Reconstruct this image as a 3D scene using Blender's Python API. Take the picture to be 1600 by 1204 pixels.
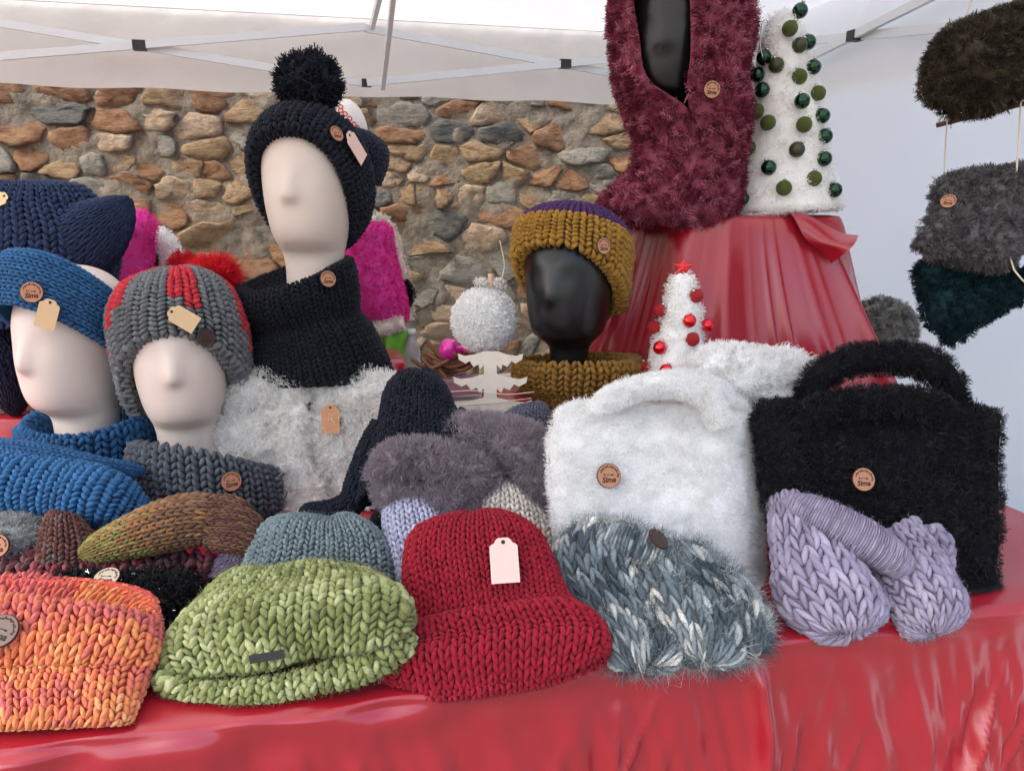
import bpy, math, random
import numpy as np
from mathutils import Matrix, Vector

for o in list(bpy.data.objects): bpy.data.objects.remove(o)
sc = bpy.context.scene
COL = sc.collection
RNG = np.random.default_rng(11)
random.seed(5)

# ------------------------------------------------------------------ camera
CAMZ = 1.30; TILT = math.radians(12.9); FPX = 1250.0
cam = bpy.data.cameras.new('camera'); camo = bpy.data.objects.new('camera', cam); COL.objects.link(camo)
cam.sensor_width = 36; cam.lens = 36*FPX/1600; cam.clip_start = .05; cam.clip_end = 400
camo.location = (0, 0, CAMZ); camo.rotation_euler = (math.pi/2-TILT, 0, 0)
sc.camera = camo
# ------------------------------------------------------------------ sky, sun, exposure
SUN_EL = math.radians(46); SUN_AZ = math.radians(-128)     # azimuth from +Y, clockwise; behind the camera, left
w = bpy.data.worlds.new('World'); sc.world = w; w.use_nodes = True
nt = w.node_tree; bg = nt.nodes['Background']
sky = nt.nodes.new('ShaderNodeTexSky'); sky.sky_type = 'NISHITA'; sky.sun_disc = False
sky.sun_elevation = SUN_EL; sky.sun_rotation = SUN_AZ; sky.air_density = 1.0; sky.dust_density = 3.0
nt.links.new(sky.outputs[0], bg.inputs[0]); bg.inputs[1].default_value = 0.15
sl = bpy.data.lights.new('sun', 'SUN'); sl.energy = 1.5; sl.angle = math.radians(35); sl.color = (1, .96, .9)
so = bpy.data.objects.new('sun', sl); COL.objects.link(so)
sd = Vector((math.sin(SUN_AZ)*math.cos(SUN_EL), math.cos(SUN_AZ)*math.cos(SUN_EL), math.sin(SUN_EL)))
so.rotation_euler = sd.to_track_quat('Z', 'Y').to_euler(); so.location = (-3, -3, 4)
vs = sc.view_settings; vs.view_transform = 'Standard'; vs.look = 'None'; vs.gamma = 1; vs.use_curve_mapping = False
vs.exposure = 1.5
sc.render.engine = 'CYCLES'

# ------------------------------------------------------------------ helpers
FWD = np.array([0, math.cos(TILT), -math.sin(TILT)]); UP = np.array([0, math.sin(TILT), math.cos(TILT)]); RT = np.array([1., 0, 0])
TZ = 0.77                                    # table top
YAW = math.radians(14.3)
UA = np.array([math.cos(YAW), math.sin(YAW), 0]); VA = np.array([-math.sin(YAW), math.cos(YAW), 0]); ZA = np.array([0, 0, 1.])
def UV(u, v, z): return UA*u+VA*v+ZA*z
def ray(px, py): return RT*((px-800)/FPX)+UP*((602-py)/FPX)+FWD
def P(px, py, d):                            # the place point at forward distance d
    r = ray(px, py); return np.array([0, 0, CAMZ])+r*(d/r[1])
def td(px, py, z=TZ):                        # forward distance where that direction meets height z
    r = ray(px, py); return (z-CAMZ)/r[2]*r[1]
def m_per_px(d): return d/FPX
def proj(Q):
    q = np.asarray(Q)-np.array([0, 0, CAMZ]); f = q@FWD
    return 800+FPX*(q@RT)/f, 602-FPX*(q@UP)/f, f
def nz(v):
    v = np.asarray(v, float); return v/np.maximum(np.linalg.norm(v, axis=-1, keepdims=True), 1e-9)
def lin(*c):
    c = np.array(c, float)/255; return np.where(c < .04045, c/12.92, ((c+.055)/1.055)**2.4)
def hexc(h): return lin(int(h[0:2], 16), int(h[2:4], 16), int(h[4:6], 16))

# ---- materials
def mat(name, col=(.5, .5, .5), rough=.7, attr=False, sheen=0, metal=0, spec=.5, bump=0, bscale=300, noise=0, nscale=30, coat=0, transl=0, trans=0, aniso=0, sheen_tint=None, detail=4):
    m = bpy.data.materials.new(name); m.use_nodes = True; n = m.node_tree.nodes; L = m.node_tree.links
    b = n['Principled BSDF']; c = tuple(col)+(1,) if len(col) == 3 else col
    b.inputs['Base Color'].default_value = c; b.inputs['Roughness'].default_value = rough
    b.inputs['Metallic'].default_value = metal; b.inputs['Specular IOR Level'].default_value = spec
    b.inputs['Sheen Weight'].default_value = sheen; b.inputs['Sheen Roughness'].default_value = .4
    if sheen_tint is not None: b.inputs['Sheen Tint'].default_value = tuple(sheen_tint)+(1,)
    b.inputs['Coat Weight'].default_value = coat; b.inputs['Transmission Weight'].default_value = trans
    b.inputs['Anisotropic'].default_value = aniso
    src = None
    if attr:
        a = n.new('ShaderNodeAttribute'); a.attribute_name = 'Col'; src = a.outputs['Color']
    if noise:
        tc = n.new('ShaderNodeTexCoord'); nn = n.new('ShaderNodeTexNoise'); nn.inputs['Scale'].default_value = nscale; nn.inputs['Detail'].default_value = 6
        L.new(tc.outputs['Object'], nn.inputs['Vector'])
        mr = n.new('ShaderNodeMapRange'); mr.inputs['From Min'].default_value = .25; mr.inputs['From Max'].default_value = .75
        mr.inputs['To Min'].default_value = 1-noise; mr.inputs['To Max'].default_value = 1+noise; L.new(nn.outputs['Fac'], mr.inputs['Value'])
        mx = n.new('ShaderNodeVectorMath'); mx.operation = 'SCALE'
        if src is not None: L.new(src, mx.inputs[0])
        else: mx.inputs[0].default_value = c[:3]
        L.new(mr.outputs[0], mx.inputs['Scale']); src = mx.outputs[0]
    if src is not None: L.new(src, b.inputs['Base Color'])
    if bump:
        tc = n.new('ShaderNodeTexCoord'); nn = n.new('ShaderNodeTexNoise'); nn.inputs['Scale'].default_value = bscale; nn.inputs['Detail'].default_value = detail
        L.new(tc.outputs['Object'], nn.inputs['Vector']); bp = n.new('ShaderNodeBump'); bp.inputs['Strength'].default_value = min(bump, 1)
        bp.inputs['Distance'].default_value = 1.2/bscale; L.new(nn.outputs['Fac'], bp.inputs['Height']); L.new(bp.outputs[0], b.inputs['Normal'])
    if transl:
        t = n.new('ShaderNodeBsdfTranslucent'); mix = n.new('ShaderNodeMixShader'); mix.inputs[0].default_value = transl
        if src is not None: L.new(src, t.inputs[0])
        else: t.inputs[0].default_value = c
        L.new(b.outputs[0], mix.inputs[1]); L.new(t.outputs[0], mix.inputs[2]); L.new(mix.outputs[0], n['Material Output'].inputs[0])
    return m

def wool_mat(name, plies=3, twist=7.5, strength=.55):
    m = mat(name, attr=True, rough=.9, sheen=.08, spec=.12, noise=.14, nscale=700); n = m.node_tree.nodes; L = m.node_tree.links; b = n['Principled BSDF']
    a = n.new('ShaderNodeAttribute'); a.attribute_name = 'ply'; sp = n.new('ShaderNodeSeparateXYZ'); L.new(a.outputs['Vector'], sp.inputs[0])
    at = n.new('ShaderNodeMath'); at.operation = 'ARCTAN2'; L.new(sp.outputs['Y'], at.inputs[0]); L.new(sp.outputs['X'], at.inputs[1])
    def wave(mult, tw):
        q = n.new('ShaderNodeMath'); q.operation = 'MULTIPLY'; q.inputs[1].default_value = mult; L.new(at.outputs[0], q.inputs[0])
        z = n.new('ShaderNodeMath'); z.operation = 'MULTIPLY_ADD'; z.inputs[1].default_value = tw; L.new(sp.outputs['Z'], z.inputs[0]); L.new(q.outputs[0], z.inputs[2])
        k = n.new('ShaderNodeMath'); k.operation = 'SINE'; L.new(z.outputs[0], k.inputs[0]); return k
    w1, w2 = wave(plies, twist), wave(plies*3+2, twist*1.7); tc = n.new('ShaderNodeTexCoord'); nn = n.new('ShaderNodeTexNoise'); nn.inputs['Scale'].default_value = 1100; nn.inputs['Detail'].default_value = 3; L.new(tc.outputs['Object'], nn.inputs['Vector'])
    s1 = n.new('ShaderNodeMath'); s1.operation = 'MULTIPLY_ADD'; s1.inputs[1].default_value = .3; L.new(w2.outputs[0], s1.inputs[0]); L.new(w1.outputs[0], s1.inputs[2])
    s2 = n.new('ShaderNodeMath'); s2.operation = 'MULTIPLY_ADD'; s2.inputs[1].default_value = 2.2; L.new(nn.outputs['Fac'], s2.inputs[0]); L.new(s1.outputs[0], s2.inputs[2])
    bp = n.new('ShaderNodeBump'); bp.inputs['Strength'].default_value = strength; bp.inputs['Distance'].default_value = .0006; L.new(s2.outputs[0], bp.inputs['Height']); L.new(bp.outputs[0], b.inputs['Normal']); return m
WOOL = wool_mat('wool')
WOOLBASE = mat('wool_backing', attr=True, rough=.95, spec=.05, bump=.8, bscale=500)
FUR = mat('fur_fibre', attr=True, rough=.8, spec=.1, transl=.5)
FURDARK = mat('fur_fibre_dark', attr=True, rough=.6, spec=.25)
GLIT = mat('lurex', (.8, .8, .85), rough=.2, metal=1)
WOOD = mat('button_wood', lin(176, 122, 92), rough=.6, noise=.15, nscale=120, bump=.2, bscale=400)
WOODGREY = mat('button_wood_grey', lin(118, 98, 88), rough=.6, noise=.15, nscale=120)
WOODDARK = mat('button_wood_dark', lin(62, 45, 40), rough=.6, noise=.15, nscale=120)
WOODPALE = mat('button_wood_pale', lin(186, 172, 150), rough=.6, noise=.15, nscale=120)
BURNT = mat('burnt_wood', lin(48, 26, 20), rough=.8)
KRAFT = mat('kraft_card', lin(214, 184, 142), rough=.85, noise=.05, nscale=60)
KRAFTPINK = mat('pink_card', lin(222, 190, 180), rough=.85, noise=.04, nscale=60)
KRAFTBROWN = mat('brown_card', lin(188, 138, 100), rough=.85, noise=.06, nscale=60)
SKIN = mat('mannequin_skin', lin(214, 199, 189), rough=.42, spec=.4, noise=.02, nscale=8)
BLACKM = mat('mannequin_black', lin(20, 20, 23), rough=.3, spec=.5)
STRING = mat('string', lin(225, 215, 195), rough=.9)

# ---- mesh making
def mk(name, V, faces, m, parent=None, col=None, smooth=True, origin=None, link=True):
    """V (n,3); faces: list of int arrays (k,3) or (k,4)"""
    V = np.asarray(V, np.float32)
    org = np.zeros(3) if origin is None else np.asarray(origin)
    me = bpy.data.meshes.new(name)
    me.vertices.add(len(V)); me.vertices.foreach_set('co', (V-org).astype(np.float32).ravel())
    faces = [np.asarray(f, np.int32) for f in faces if len(f)]
    loops = np.concatenate([f.ravel() for f in faces]); tot = np.concatenate([np.full(len(f), f.shape[1], np.int32) for f in faces])
    st = np.concatenate([[0], np.cumsum(tot)[:-1]]).astype(np.int32)
    me.loops.add(len(loops)); me.loops.foreach_set('vertex_index', loops)
    me.polygons.add(len(tot)); me.polygons.foreach_set('loop_start', st)
    me.polygons.foreach_set('use_smooth', np.full(len(tot), bool(smooth)))
    if col is not None:
        col = np.asarray(col, np.float32)
        if col.ndim == 1: col = np.tile(col, (len(V), 1))
        a = me.attributes.new('Col', 'FLOAT_COLOR', 'POINT')
        a.data.foreach_set('color', np.concatenate([col, np.ones((len(V), 1), np.float32)], 1).ravel())
    me.update(calc_edges=True); me.validate()
    ms = m if isinstance(m, (list, tuple)) else [m]
    for x in ms: me.materials.append(x)
    o = bpy.data.objects.new(name, me); COL.objects.link(o)
    par(o, parent, org)
    return o
def par(o, parent, world=None):
    wl = np.zeros(3) if world is None else np.asarray(world)
    if parent is not None:
        o.parent = parent; b = np.zeros(3); q = parent
        while q is not None: b = b+np.array(q.location); q = q.parent
        o.location = Vector(wl-b)
    else: o.location = Vector(wl)
def tag(o, label, cat, group=None, kind=None):
    if label: o['label'] = label
    if cat: o['category'] = cat
    if group: o['group'] = group
    if kind: o['kind'] = kind
    return o
def thing(name, label, cat, base, group=None):
    o = bpy.data.objects.new(name, None); COL.objects.link(o); o.location = Vector(np.asarray(base, float)); o.empty_display_size = .02
    return tag(o, label, cat, group)
def gridfaces(nt_, nw_, wrap):
    i = np.arange(nt_-1)[:, None]; j = np.arange(nw_ if wrap else nw_-1)[None, :]; j2 = (j+1) % nw_
    return np.stack([i*nw_+j, i*nw_+j2, (i+1)*nw_+j2, (i+1)*nw_+j], -1).reshape(-1, 4)

# ---- grid surfaces (rows t along, columns w around)
def catmull(A, n):
    A = np.asarray(A, float); k = len(A); t = np.linspace(0, k-1, n); i = np.clip(t.astype(int), 0, k-2); f = (t-i)[:, None] if A.ndim == 2 else t-i
    Ap = np.concatenate([[2*A[0]-A[1]], A, [2*A[-1]-A[-2]]]); p0, p1, p2, p3 = Ap[i], Ap[i+1], Ap[i+2], Ap[i+3]
    return .5*((2*p1)+(-p0+p2)*f+(2*p0-5*p1+4*p2-p3)*f**2+(-p0+3*p1-3*p2+p3)*f**3)
def smooth_noise(shape, cells, seed=None, wrapw=True):
    r = np.random.default_rng(seed); a, b = cells
    g = r.normal(size=(a+3, b)); g2 = np.concatenate([g, g[:, :3]], 1) if wrapw else r.normal(size=(a+3, b+3))
    t = np.linspace(0, a, shape[0], endpoint=False); u = np.linspace(0, b, shape[1], endpoint=False)
    def wts(x):
        i = x.astype(int); f = x-i; return i, np.stack([(1-f)**3, 3*f**3-6*f**2+4, -3*f**3+3*f**2+3*f+1, f**3], -1)/6
    i, wi = wts(t); j, wj = wts(u); out = np.zeros(shape)
    for k in range(4):
        for l in range(4): out += wi[:, k][:, None]*wj[:, l][None, :]*g2[np.ix_(np.minimum(i+k, a+2), np.minimum(j+l, g2.shape[1]-1))]
    return out*1.6
class Surf:
    def __init__(s, G, wrap=True, twrap=False): s.wrap = wrap; s.twrap = twrap; s.set(G)
    def set(s, G):
        s.G = G
        dT = (np.roll(G, -1, 0)-np.roll(G, 1, 0))*.5 if s.twrap else np.gradient(G, axis=0)
        dW = (np.roll(G, -1, 1)-np.roll(G, 1, 1))*.5 if s.wrap else np.gradient(G, axis=1)
        s.N = nz(np.cross(dW, dT)); c = G.mean((0, 1)) if s.twrap else G.mean(1, keepdims=True)
        s.LT = np.linalg.norm(dT, axis=-1)*(G.shape[0]-1); s.LW = np.linalg.norm(dW, axis=-1)*(G.shape[1] if s.wrap else G.shape[1]-1)
    def flip(s): s.N = -s.N; return s
    def orient(s, ref=None):
        """make normals point out (ref None: away from ring centres)"""
        c = s.G.mean(1, keepdims=True) if ref is None else np.asarray(ref)
        h = len(s.G); a, b = (int(h*.4), max(int(h*.75), int(h*.4)+1)); c = np.broadcast_to(c, s.G.shape)
        if np.median(np.sum((s.G-c)*s.N, -1)[a:b]) < 0: s.N = -s.N
        return s
    def idx(s, t, wv):
        nt_, nw_ = s.G.shape[:2]
        if s.twrap: x = (t % 1)*nt_; i = x.astype(int) % nt_; i2 = (i+1) % nt_; f = x-np.floor(x)
        else: x = np.clip(t, 0, 1)*(nt_-1); i = np.clip(x.astype(int), 0, nt_-2); i2 = i+1; f = x-i
        if s.wrap: y = (wv % 1)*nw_; j = y.astype(int) % nw_; j2 = (j+1) % nw_; g = y-np.floor(y)
        else: y = np.clip(wv, 0, 1)*(nw_-1); j = np.clip(y.astype(int), 0, nw_-2); j2 = j+1; g = y-j
        return i, i2, f, j, j2, g
    def samp(s, A, t, wv):
        i, i2, f, j, j2, g = s.idx(t, wv)
        if A.ndim == 3: f = f[..., None]; g = g[..., None]
        return (A[i, j]*(1-f)+A[i2, j]*f)*(1-g)+(A[i, j2]*(1-f)+A[i2, j2]*f)*g
    def disp(s, h): N = s.N.copy(); s.set(s.G+N*h[..., None]); s.N = np.where(np.sum(s.N*N, -1, keepdims=True) < 0, -s.N, s.N); return s
    def inside(s): q = Surf.__new__(Surf); q.__dict__.update(s.__dict__); q.N = -s.N; return q
    def T(s):                               # swap rows and columns
        q = Surf.__new__(Surf); q.wrap = s.twrap; q.twrap = s.wrap; q.G = s.G.transpose(1, 0, 2); q.N = s.N.transpose(1, 0, 2); q.LT = s.LW.T; q.LW = s.LT.T; return q
    def on(s, px, py):
        """surface point in front that shows nearest to a direction"""
        X, Y, D = proj(s.G); face = np.sum(s.N*(np.array([0, 0, CAMZ])-s.G), -1) > 0
        k = (X-px)**2+(Y-py)**2+np.where(face, 0, 900); m = k.min(); D2 = np.where(k < max(m+30, 60), D+k*2e-5, 99); i = np.unravel_index(D2.argmin(), D2.shape)
        return s.G[i], s.N[i]
def st(L, R, d, th=None, B=None, dr=None):
    """a ring station: left and right edge, forward distance, half thickness or depth vector"""
    if d == 't': a = P(*L, td(*L)); b = P(*R, td(*R))
    else: a = P(*L, d); b = P(*R, d if dr is None else dr)
    return [(a+b)/2, (b-a)/2, th, B]
def loft(stations, nt_=110, nw_=220, e=2.2, gap=None, arc=True):
    C = np.array([s[0] for s in stations]); A = np.array([s[1] for s in stations]); n = len(C)
    prog = np.gradient(C, axis=0) if n > 2 else np.tile(C[-1]-C[0], (n, 1)); Bv = []
    for k, s in enumerate(stations):
        if s[3] is not None: Bv.append(np.asarray(s[3], float))
        else:
            b = nz(np.cross(nz(A[k]) if np.linalg.norm(A[k]) > .012 else nz(A[max(k-1, 0)]), nz(C[min(k+1, n-1)]-C[max(k-1, 0)])))
            b = b*np.sign(b[1]) if abs(b[1]) > .05 else -b*np.sign(b[2])
            Bv.append(b*s[2])
    Bv = np.array(Bv); M = 240
    c = catmull(C, M); a = catmull(A, M); b = catmull(Bv, M)
    th8 = np.array([-1.57, -1.9, -1.2, -.8, -2.3, 0, 3.14, 1.57]); w8 = np.array([2, 2, 2, 1, 1, .5, .5, .5]); q8 = c[:, None]+a[:, None]*np.cos(th8)[None, :, None]+b[:, None]*np.sin(th8)[None, :, None]
    ln = np.concatenate([[0], np.cumsum((np.linalg.norm(np.diff(q8, axis=0), axis=2)*w8).sum(1)/w8.sum()+1e-7)])
    tt = np.interp(np.linspace(0, ln[-1], nt_), ln, np.linspace(0, 1, M))
    ip = lambda X: np.stack([np.interp(tt, np.linspace(0, 1, M), X[:, q]) for q in range(3)], 1)
    c, a, b = ip(c), ip(a), ip(b); K = 361
    if gap is None: th = np.tile(np.linspace(0, 2*np.pi, K), (nt_, 1))+np.pi/2
    else:
        g = np.interp(tt, np.linspace(0, 1, M), catmull(np.array(gap, float), M)); f = np.linspace(0, 1, K)[None, :]
        g = np.maximum(g, 0)[:, None]; th = (-np.pi/2+g)+f*(2*np.pi-2*g)
    cs, sn = np.cos(th), np.sin(th); cs = np.sign(cs)*np.abs(cs)**(2/e); sn = np.sign(sn)*np.abs(sn)**(2/e)
    pts = c[:, None]+a[:, None]*cs[..., None]+b[:, None]*sn[..., None]
    seg = np.linalg.norm(np.diff(pts, axis=1), axis=2); cum = np.concatenate([np.zeros((nt_, 1)), np.cumsum(seg, 1)], 1)
    G = np.zeros((nt_, nw_, 3)); q = np.linspace(0, 1, nw_, endpoint=gap is not None)
    for i in range(nt_):
        tot = cum[i, -1]
        if tot < 1e-9: G[i] = pts[i, 0]; continue
        for k in range(3): G[i, :, k] = np.interp(q*tot, cum[i], pts[i, :, k])
    return Surf(G, gap is None).orient()
def tube(path, nt_=110, nw_=120, flat=1.0, upv=(0, 0, 1), e=2.0):
    """path: list of (point, radius)"""
    Pp = np.array([p for p, r in path]); R = np.array([r for p, r in path], float); c = catmull(Pp, nt_*2); r = catmull(R, nt_*2)
    ln = np.concatenate([[0], np.cumsum(np.linalg.norm(np.diff(c, axis=0), axis=1)+.5*np.abs(np.diff(r)))]); q = np.linspace(0, ln[-1], nt_)
    c = np.stack([np.interp(q, ln, c[:, k]) for k in range(3)], 1); r = np.interp(q, ln, r); t = nz(np.gradient(c, axis=0))
    f = np.zeros_like(c); u = np.asarray(upv, float); u = np.array([0, 1., 0]) if abs(nz(u)@t[0]) > .97 else u; u = nz(u-t[0]*(u@t[0]))
    for i in range(nt_): u = nz(u-t[i]*(u@t[i])); f[i] = u
    s = np.cross(t, f); th = np.linspace(0, 2*np.pi, nw_, endpoint=False); cs, sn = np.cos(th), np.sin(th)
    G = c[:, None]+(s[:, None]*cs[None, :, None]+f[:, None]*sn[None, :, None]*flat)*np.maximum(r, 1e-4)[:, None, None]
    return Surf(G).orient()
def ptube(pts, **k): return tube([(P(x, y, d), r*m_per_px(d)) for x, y, d, r in pts], **k)

def settle(V):
    """soft goods press flat on the table top instead of passing through it"""
    v = V@VA; t = TZ+.006; x = (V[:, 2]-t)/.006; z = t+.006*np.where(x > 20, x, np.log1p(np.exp(np.clip(x, -40, 20)))); V[:, 2] = np.where((v > .785) & (v < 2.3) & (V[:, 2] > TZ-.3), z, V[:, 2]); return V
def facing(p, n, lim=-.35):
    x, y, d = proj(p); return (np.sum(nz(np.array([0, 0, CAMZ])-p)*n, -1) > lim) & (x > -90) & (x < 1690) & (y > -60) & (y < 1290)
def backing(S, name, parent, m, col, inset=.002, nt_=44, nw_=72):
    t = np.linspace(0, 1, nt_, endpoint=not S.twrap); wv = np.linspace(0, 1, nw_, endpoint=not S.wrap)
    T, W = np.meshgrid(t, wv, indexing='ij'); V = S.samp(S.G, T.ravel(), W.ravel())-S.samp(S.N, T.ravel(), W.ravel())*inset; V = settle(V)
    return mk(name, V, [gridfaces(nt_, nw_, S.wrap)], m, parent, col)

def cval(col, t, wv, rng, var):
    """col: rgb or function(t,w,rng)->(n,3)"""
    c = col(t, wv, rng) if callable(col) else np.tile(np.asarray(col, float), (len(t), 1))
    c = c*.9+.1*(c@np.array([.25, .6, .15]))[:, None]
    return np.clip(c*np.exp(rng.normal(0, var, (len(t), 1))), 0, 1)
def knit(S, ncol, nrow, col, parent, var=.08, fat=1.0, high=1.0, s0=0., s1=1., seed=0, name='stitches', base=True, bname='body', basecol=None, jit=.05, slant=.17, cull=-.2, fine=False, leg=.84, fuzz=0, fuzzlen=.006, fuzzcol=None, fuzzw=.00022):
    r = np.random.default_rng(seed+100)
    dl = (s1-s0)/nrow; rows = s0+(np.arange(nrow)+.5)*dl; cols = (np.arange(ncol)+.5)/ncol
    I, J = np.meshgrid(rows, cols, indexing='ij'); I = np.repeat(I.ravel(), 2); J = np.repeat(J.ravel(), 2); side = np.tile([-1., 1.], len(I)//2)
    keep = facing(S.samp(S.G, I, J), S.samp(S.N, I, J), cull); I, J, side = I[keep], J[keep], side[keep]; n = len(I)
    ls, rad = (np.array([-.72, -.25, .25, .72]), np.array([.66, 1., 1., .66])) if fine else (np.array([-.6, 0., .6]), np.array([.78, 1.05, .78]))
    k = 6 if fine else 5; nr_ = len(ls); ph = np.arange(k)*2*np.pi/k
    l = np.concatenate([[-1], np.repeat(ls, k), [1]]); rd = np.concatenate([[0], np.repeat(rad, k), [0]]); p = np.concatenate([[0], np.tile(ph, nr_), [0]])
    F3 = [[0, 1+(q+1) % k, 1+q] for q in range(k)]+[[1+(nr_-1)*k+q, 1+(nr_-1)*k+(q+1) % k, 1+nr_*k] for q in range(k)]
    F4 = [[1+a*k+q, 1+a*k+(q+1) % k, 1+(a+1)*k+(q+1) % k, 1+(a+1)*k+q] for a in range(nr_-1) for q in range(k)]
    nv = len(l); sz = 1+r.normal(0, jit*1.5, (n, 1)); cw = 1./ncol
    jI = I[:, None]+r.normal(0, jit*.6*dl, (n, 1)); jJ = J[:, None]+r.normal(0, jit*.5*cw, (n, 1))
    tv = jI+l[None, :]*leg*dl*sz
    wv = jJ+cw*(side[:, None]*(.245+slant*1.12*l[None, :])+np.cos(p)[None, :]*rd[None, :]*.225*fat*sz)
    hw = S.samp(S.LW, I, J)*cw; hw = np.minimum(hw, np.median(hw)*1.25)[:, None]; hw = np.maximum(hw, np.median(hw)*.45)
    h = hw*(.15*(1-l**2)[None, :]-.05*l[None, :]+np.sin(p)[None, :]*rd[None, :]*.26*fat*sz)*high
    lo, hi = (-9, 9) if S.twrap else (0, 1)
    tc = np.clip(tv, lo, hi); q = tc.ravel(), wv.ravel()
    V = settle(S.samp(S.G, *q)+S.samp(S.N, *q)*h.ravel()[:, None])
    off = np.arange(n)[:, None, None]*nv
    c = np.repeat(cval(col, I, J, r, var), nv, 0)
    o = mk(name, V, [(np.array(F3)[None]+off).reshape(-1, 3), (np.array(F4)[None]+off).reshape(-1, 4)], WOOL, parent, c); o['kind'] = 'stuff'
    pa = o.data.attributes.new('ply', 'FLOAT_VECTOR', 'POINT'); pv = np.stack([np.cos(p), np.sin(p), l], -1)[None]+np.zeros((n, 1, 1)); pv[..., 2] += r.random((n, 1)); pa.data.foreach_set('vector', pv.astype(np.float32).ravel())
    bc = basecol if basecol is not None else np.mean(cval(col, I, J, r, 0), 0)*.8
    if base: backing(S, bname, parent, WOOLBASE, bc, inset=float(np.median(hw))*.05)
    if fuzz: fur(S, fuzz, fuzzlen, fuzzw, col if fuzzcol is None else fuzzcol, parent, clump=1, tilt=1.0, name='fuzz', var=.2, seed=seed, base=False, lift=float(np.median(hw))*.25)
    return o
def fur(S, n, L, wd, col, parent, clump=12, spread=.004, tilt=.5, var=.12, name='fur', seed=0, base=True, bname='body', basecol=None, m=None, curl=.25, cull=-.3, grav=0., lift=0., bm=None, gather=.5):
    r = np.random.default_rng(seed+500); nt_, nw_ = S.G.shape[:2]
    ar = (S.LT*S.LW).ravel(); ar = ar/ar.sum(); nc = max(1, n//clump)
    ii = r.choice(len(ar), nc, p=ar); t0 = (ii//nw_+r.random(nc))/nt_; w0 = (ii % nw_+r.random(nc))/nw_
    kp = facing(S.samp(S.G, t0, w0), S.samp(S.N, t0, w0), cull); t0, w0 = t0[kp], w0[kp]; nc = len(t0)
    N0 = S.samp(S.N, t0, w0); P0 = S.samp(S.G, t0, w0)
    dirn = nz(N0+r.normal(0, tilt, (nc, 3))+np.array([0, 0, -grav])); bad = np.sum(dirn*N0, 1) < .12; dirn[bad] = nz(dirn[bad]+N0[bad]*.6)
    lc = L*np.exp(r.normal(0, .18, nc))
    ti = np.repeat(t0, clump)+r.normal(0, 1, nc*clump)*spread/np.maximum(np.repeat(S.samp(S.LT, t0, w0), clump), 1e-4)*(clump > 1)
    wi = np.repeat(w0, clump)+r.normal(0, 1, nc*clump)*spread/np.maximum(np.repeat(S.samp(S.LW, t0, w0), clump), 1e-4)*(clump > 1)
    if not S.twrap: ti = np.clip(ti, 0, 1)
    if not S.wrap: wi = np.clip(wi, 0, 1)
    A = S.samp(S.G, ti, wi); N = S.samp(S.N, ti, wi); A = A+N*lift
    d = np.repeat(dirn, clump, 0); ll = np.repeat(lc, clump)*r.uniform(.7, 1.15, len(A)); tip0 = np.repeat(P0+dirn*lc[:, None], clump, 0)
    tip = A+nz(d+N*.15+r.normal(0, .18, A.shape))*ll[:, None]
    if clump > 1: tip = tip+(tip0-tip)*gather*r.uniform(.4, 1, (len(A), 1))
    mid = A*.5+tip*.5+N*(ll*.16)[:, None]+r.normal(0, curl*.5, A.shape)*ll[:, None]
    s = nz(np.cross(tip-A, r.normal(size=A.shape)))*(wd*r.uniform(.6, 1.3, (len(A), 1)))
    V = np.stack([A-s, A+s, mid-s*.8, mid+s*.8, tip], 1).reshape(-1, 3); V = settle(V); off = np.arange(len(A))[:, None]*5
    F4 = np.array([[0, 1, 3, 2]])+off; F3 = np.array([[2, 3, 4]])+off
    cc = np.repeat(cval(col, t0, w0, r, var), clump, 0); cc = np.clip(cc*np.exp(r.normal(0, var*.6, (len(A), 1))), 0, 1)
    o = mk(name, V, [F4, F3], m or FUR, parent, np.repeat(cc, 5, 0), smooth=False); o['kind'] = 'stuff'
    if base:
        bc = basecol if basecol is not None else np.mean(cc, 0)*.9
        backing(S, bname, parent, bm or WOOLBASE, bc, inset=.001)
    return o

def hsv_mix(cols, wts, lump=None):
    cols = np.array(cols); wts = np.array(wts)/sum(wts); cum = np.cumsum(wts)
    def f(t, wv, r):
        if lump is None: return cols[r.choice(len(cols), len(t), p=wts)]
        a, b = lump; nzm = smooth_noise((64, 128), (a, b), int(r.integers(1e6))); q = nzm[np.clip((t*63).astype(int), 0, 63), ((wv % 1)*127).astype(int)]+r.normal(0, .25, len(t))
        o_ = np.argsort(np.argsort(q))/max(len(q), 1); k = np.searchsorted(cum, o_).clip(0, len(cols)-1); f2 = .55; k2 = np.clip(k+r.choice([-1, 0, 1], len(k)), 0, len(cols)-1); return cols[k]*f2+cols[k2]*(1-f2)
    return f
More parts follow.
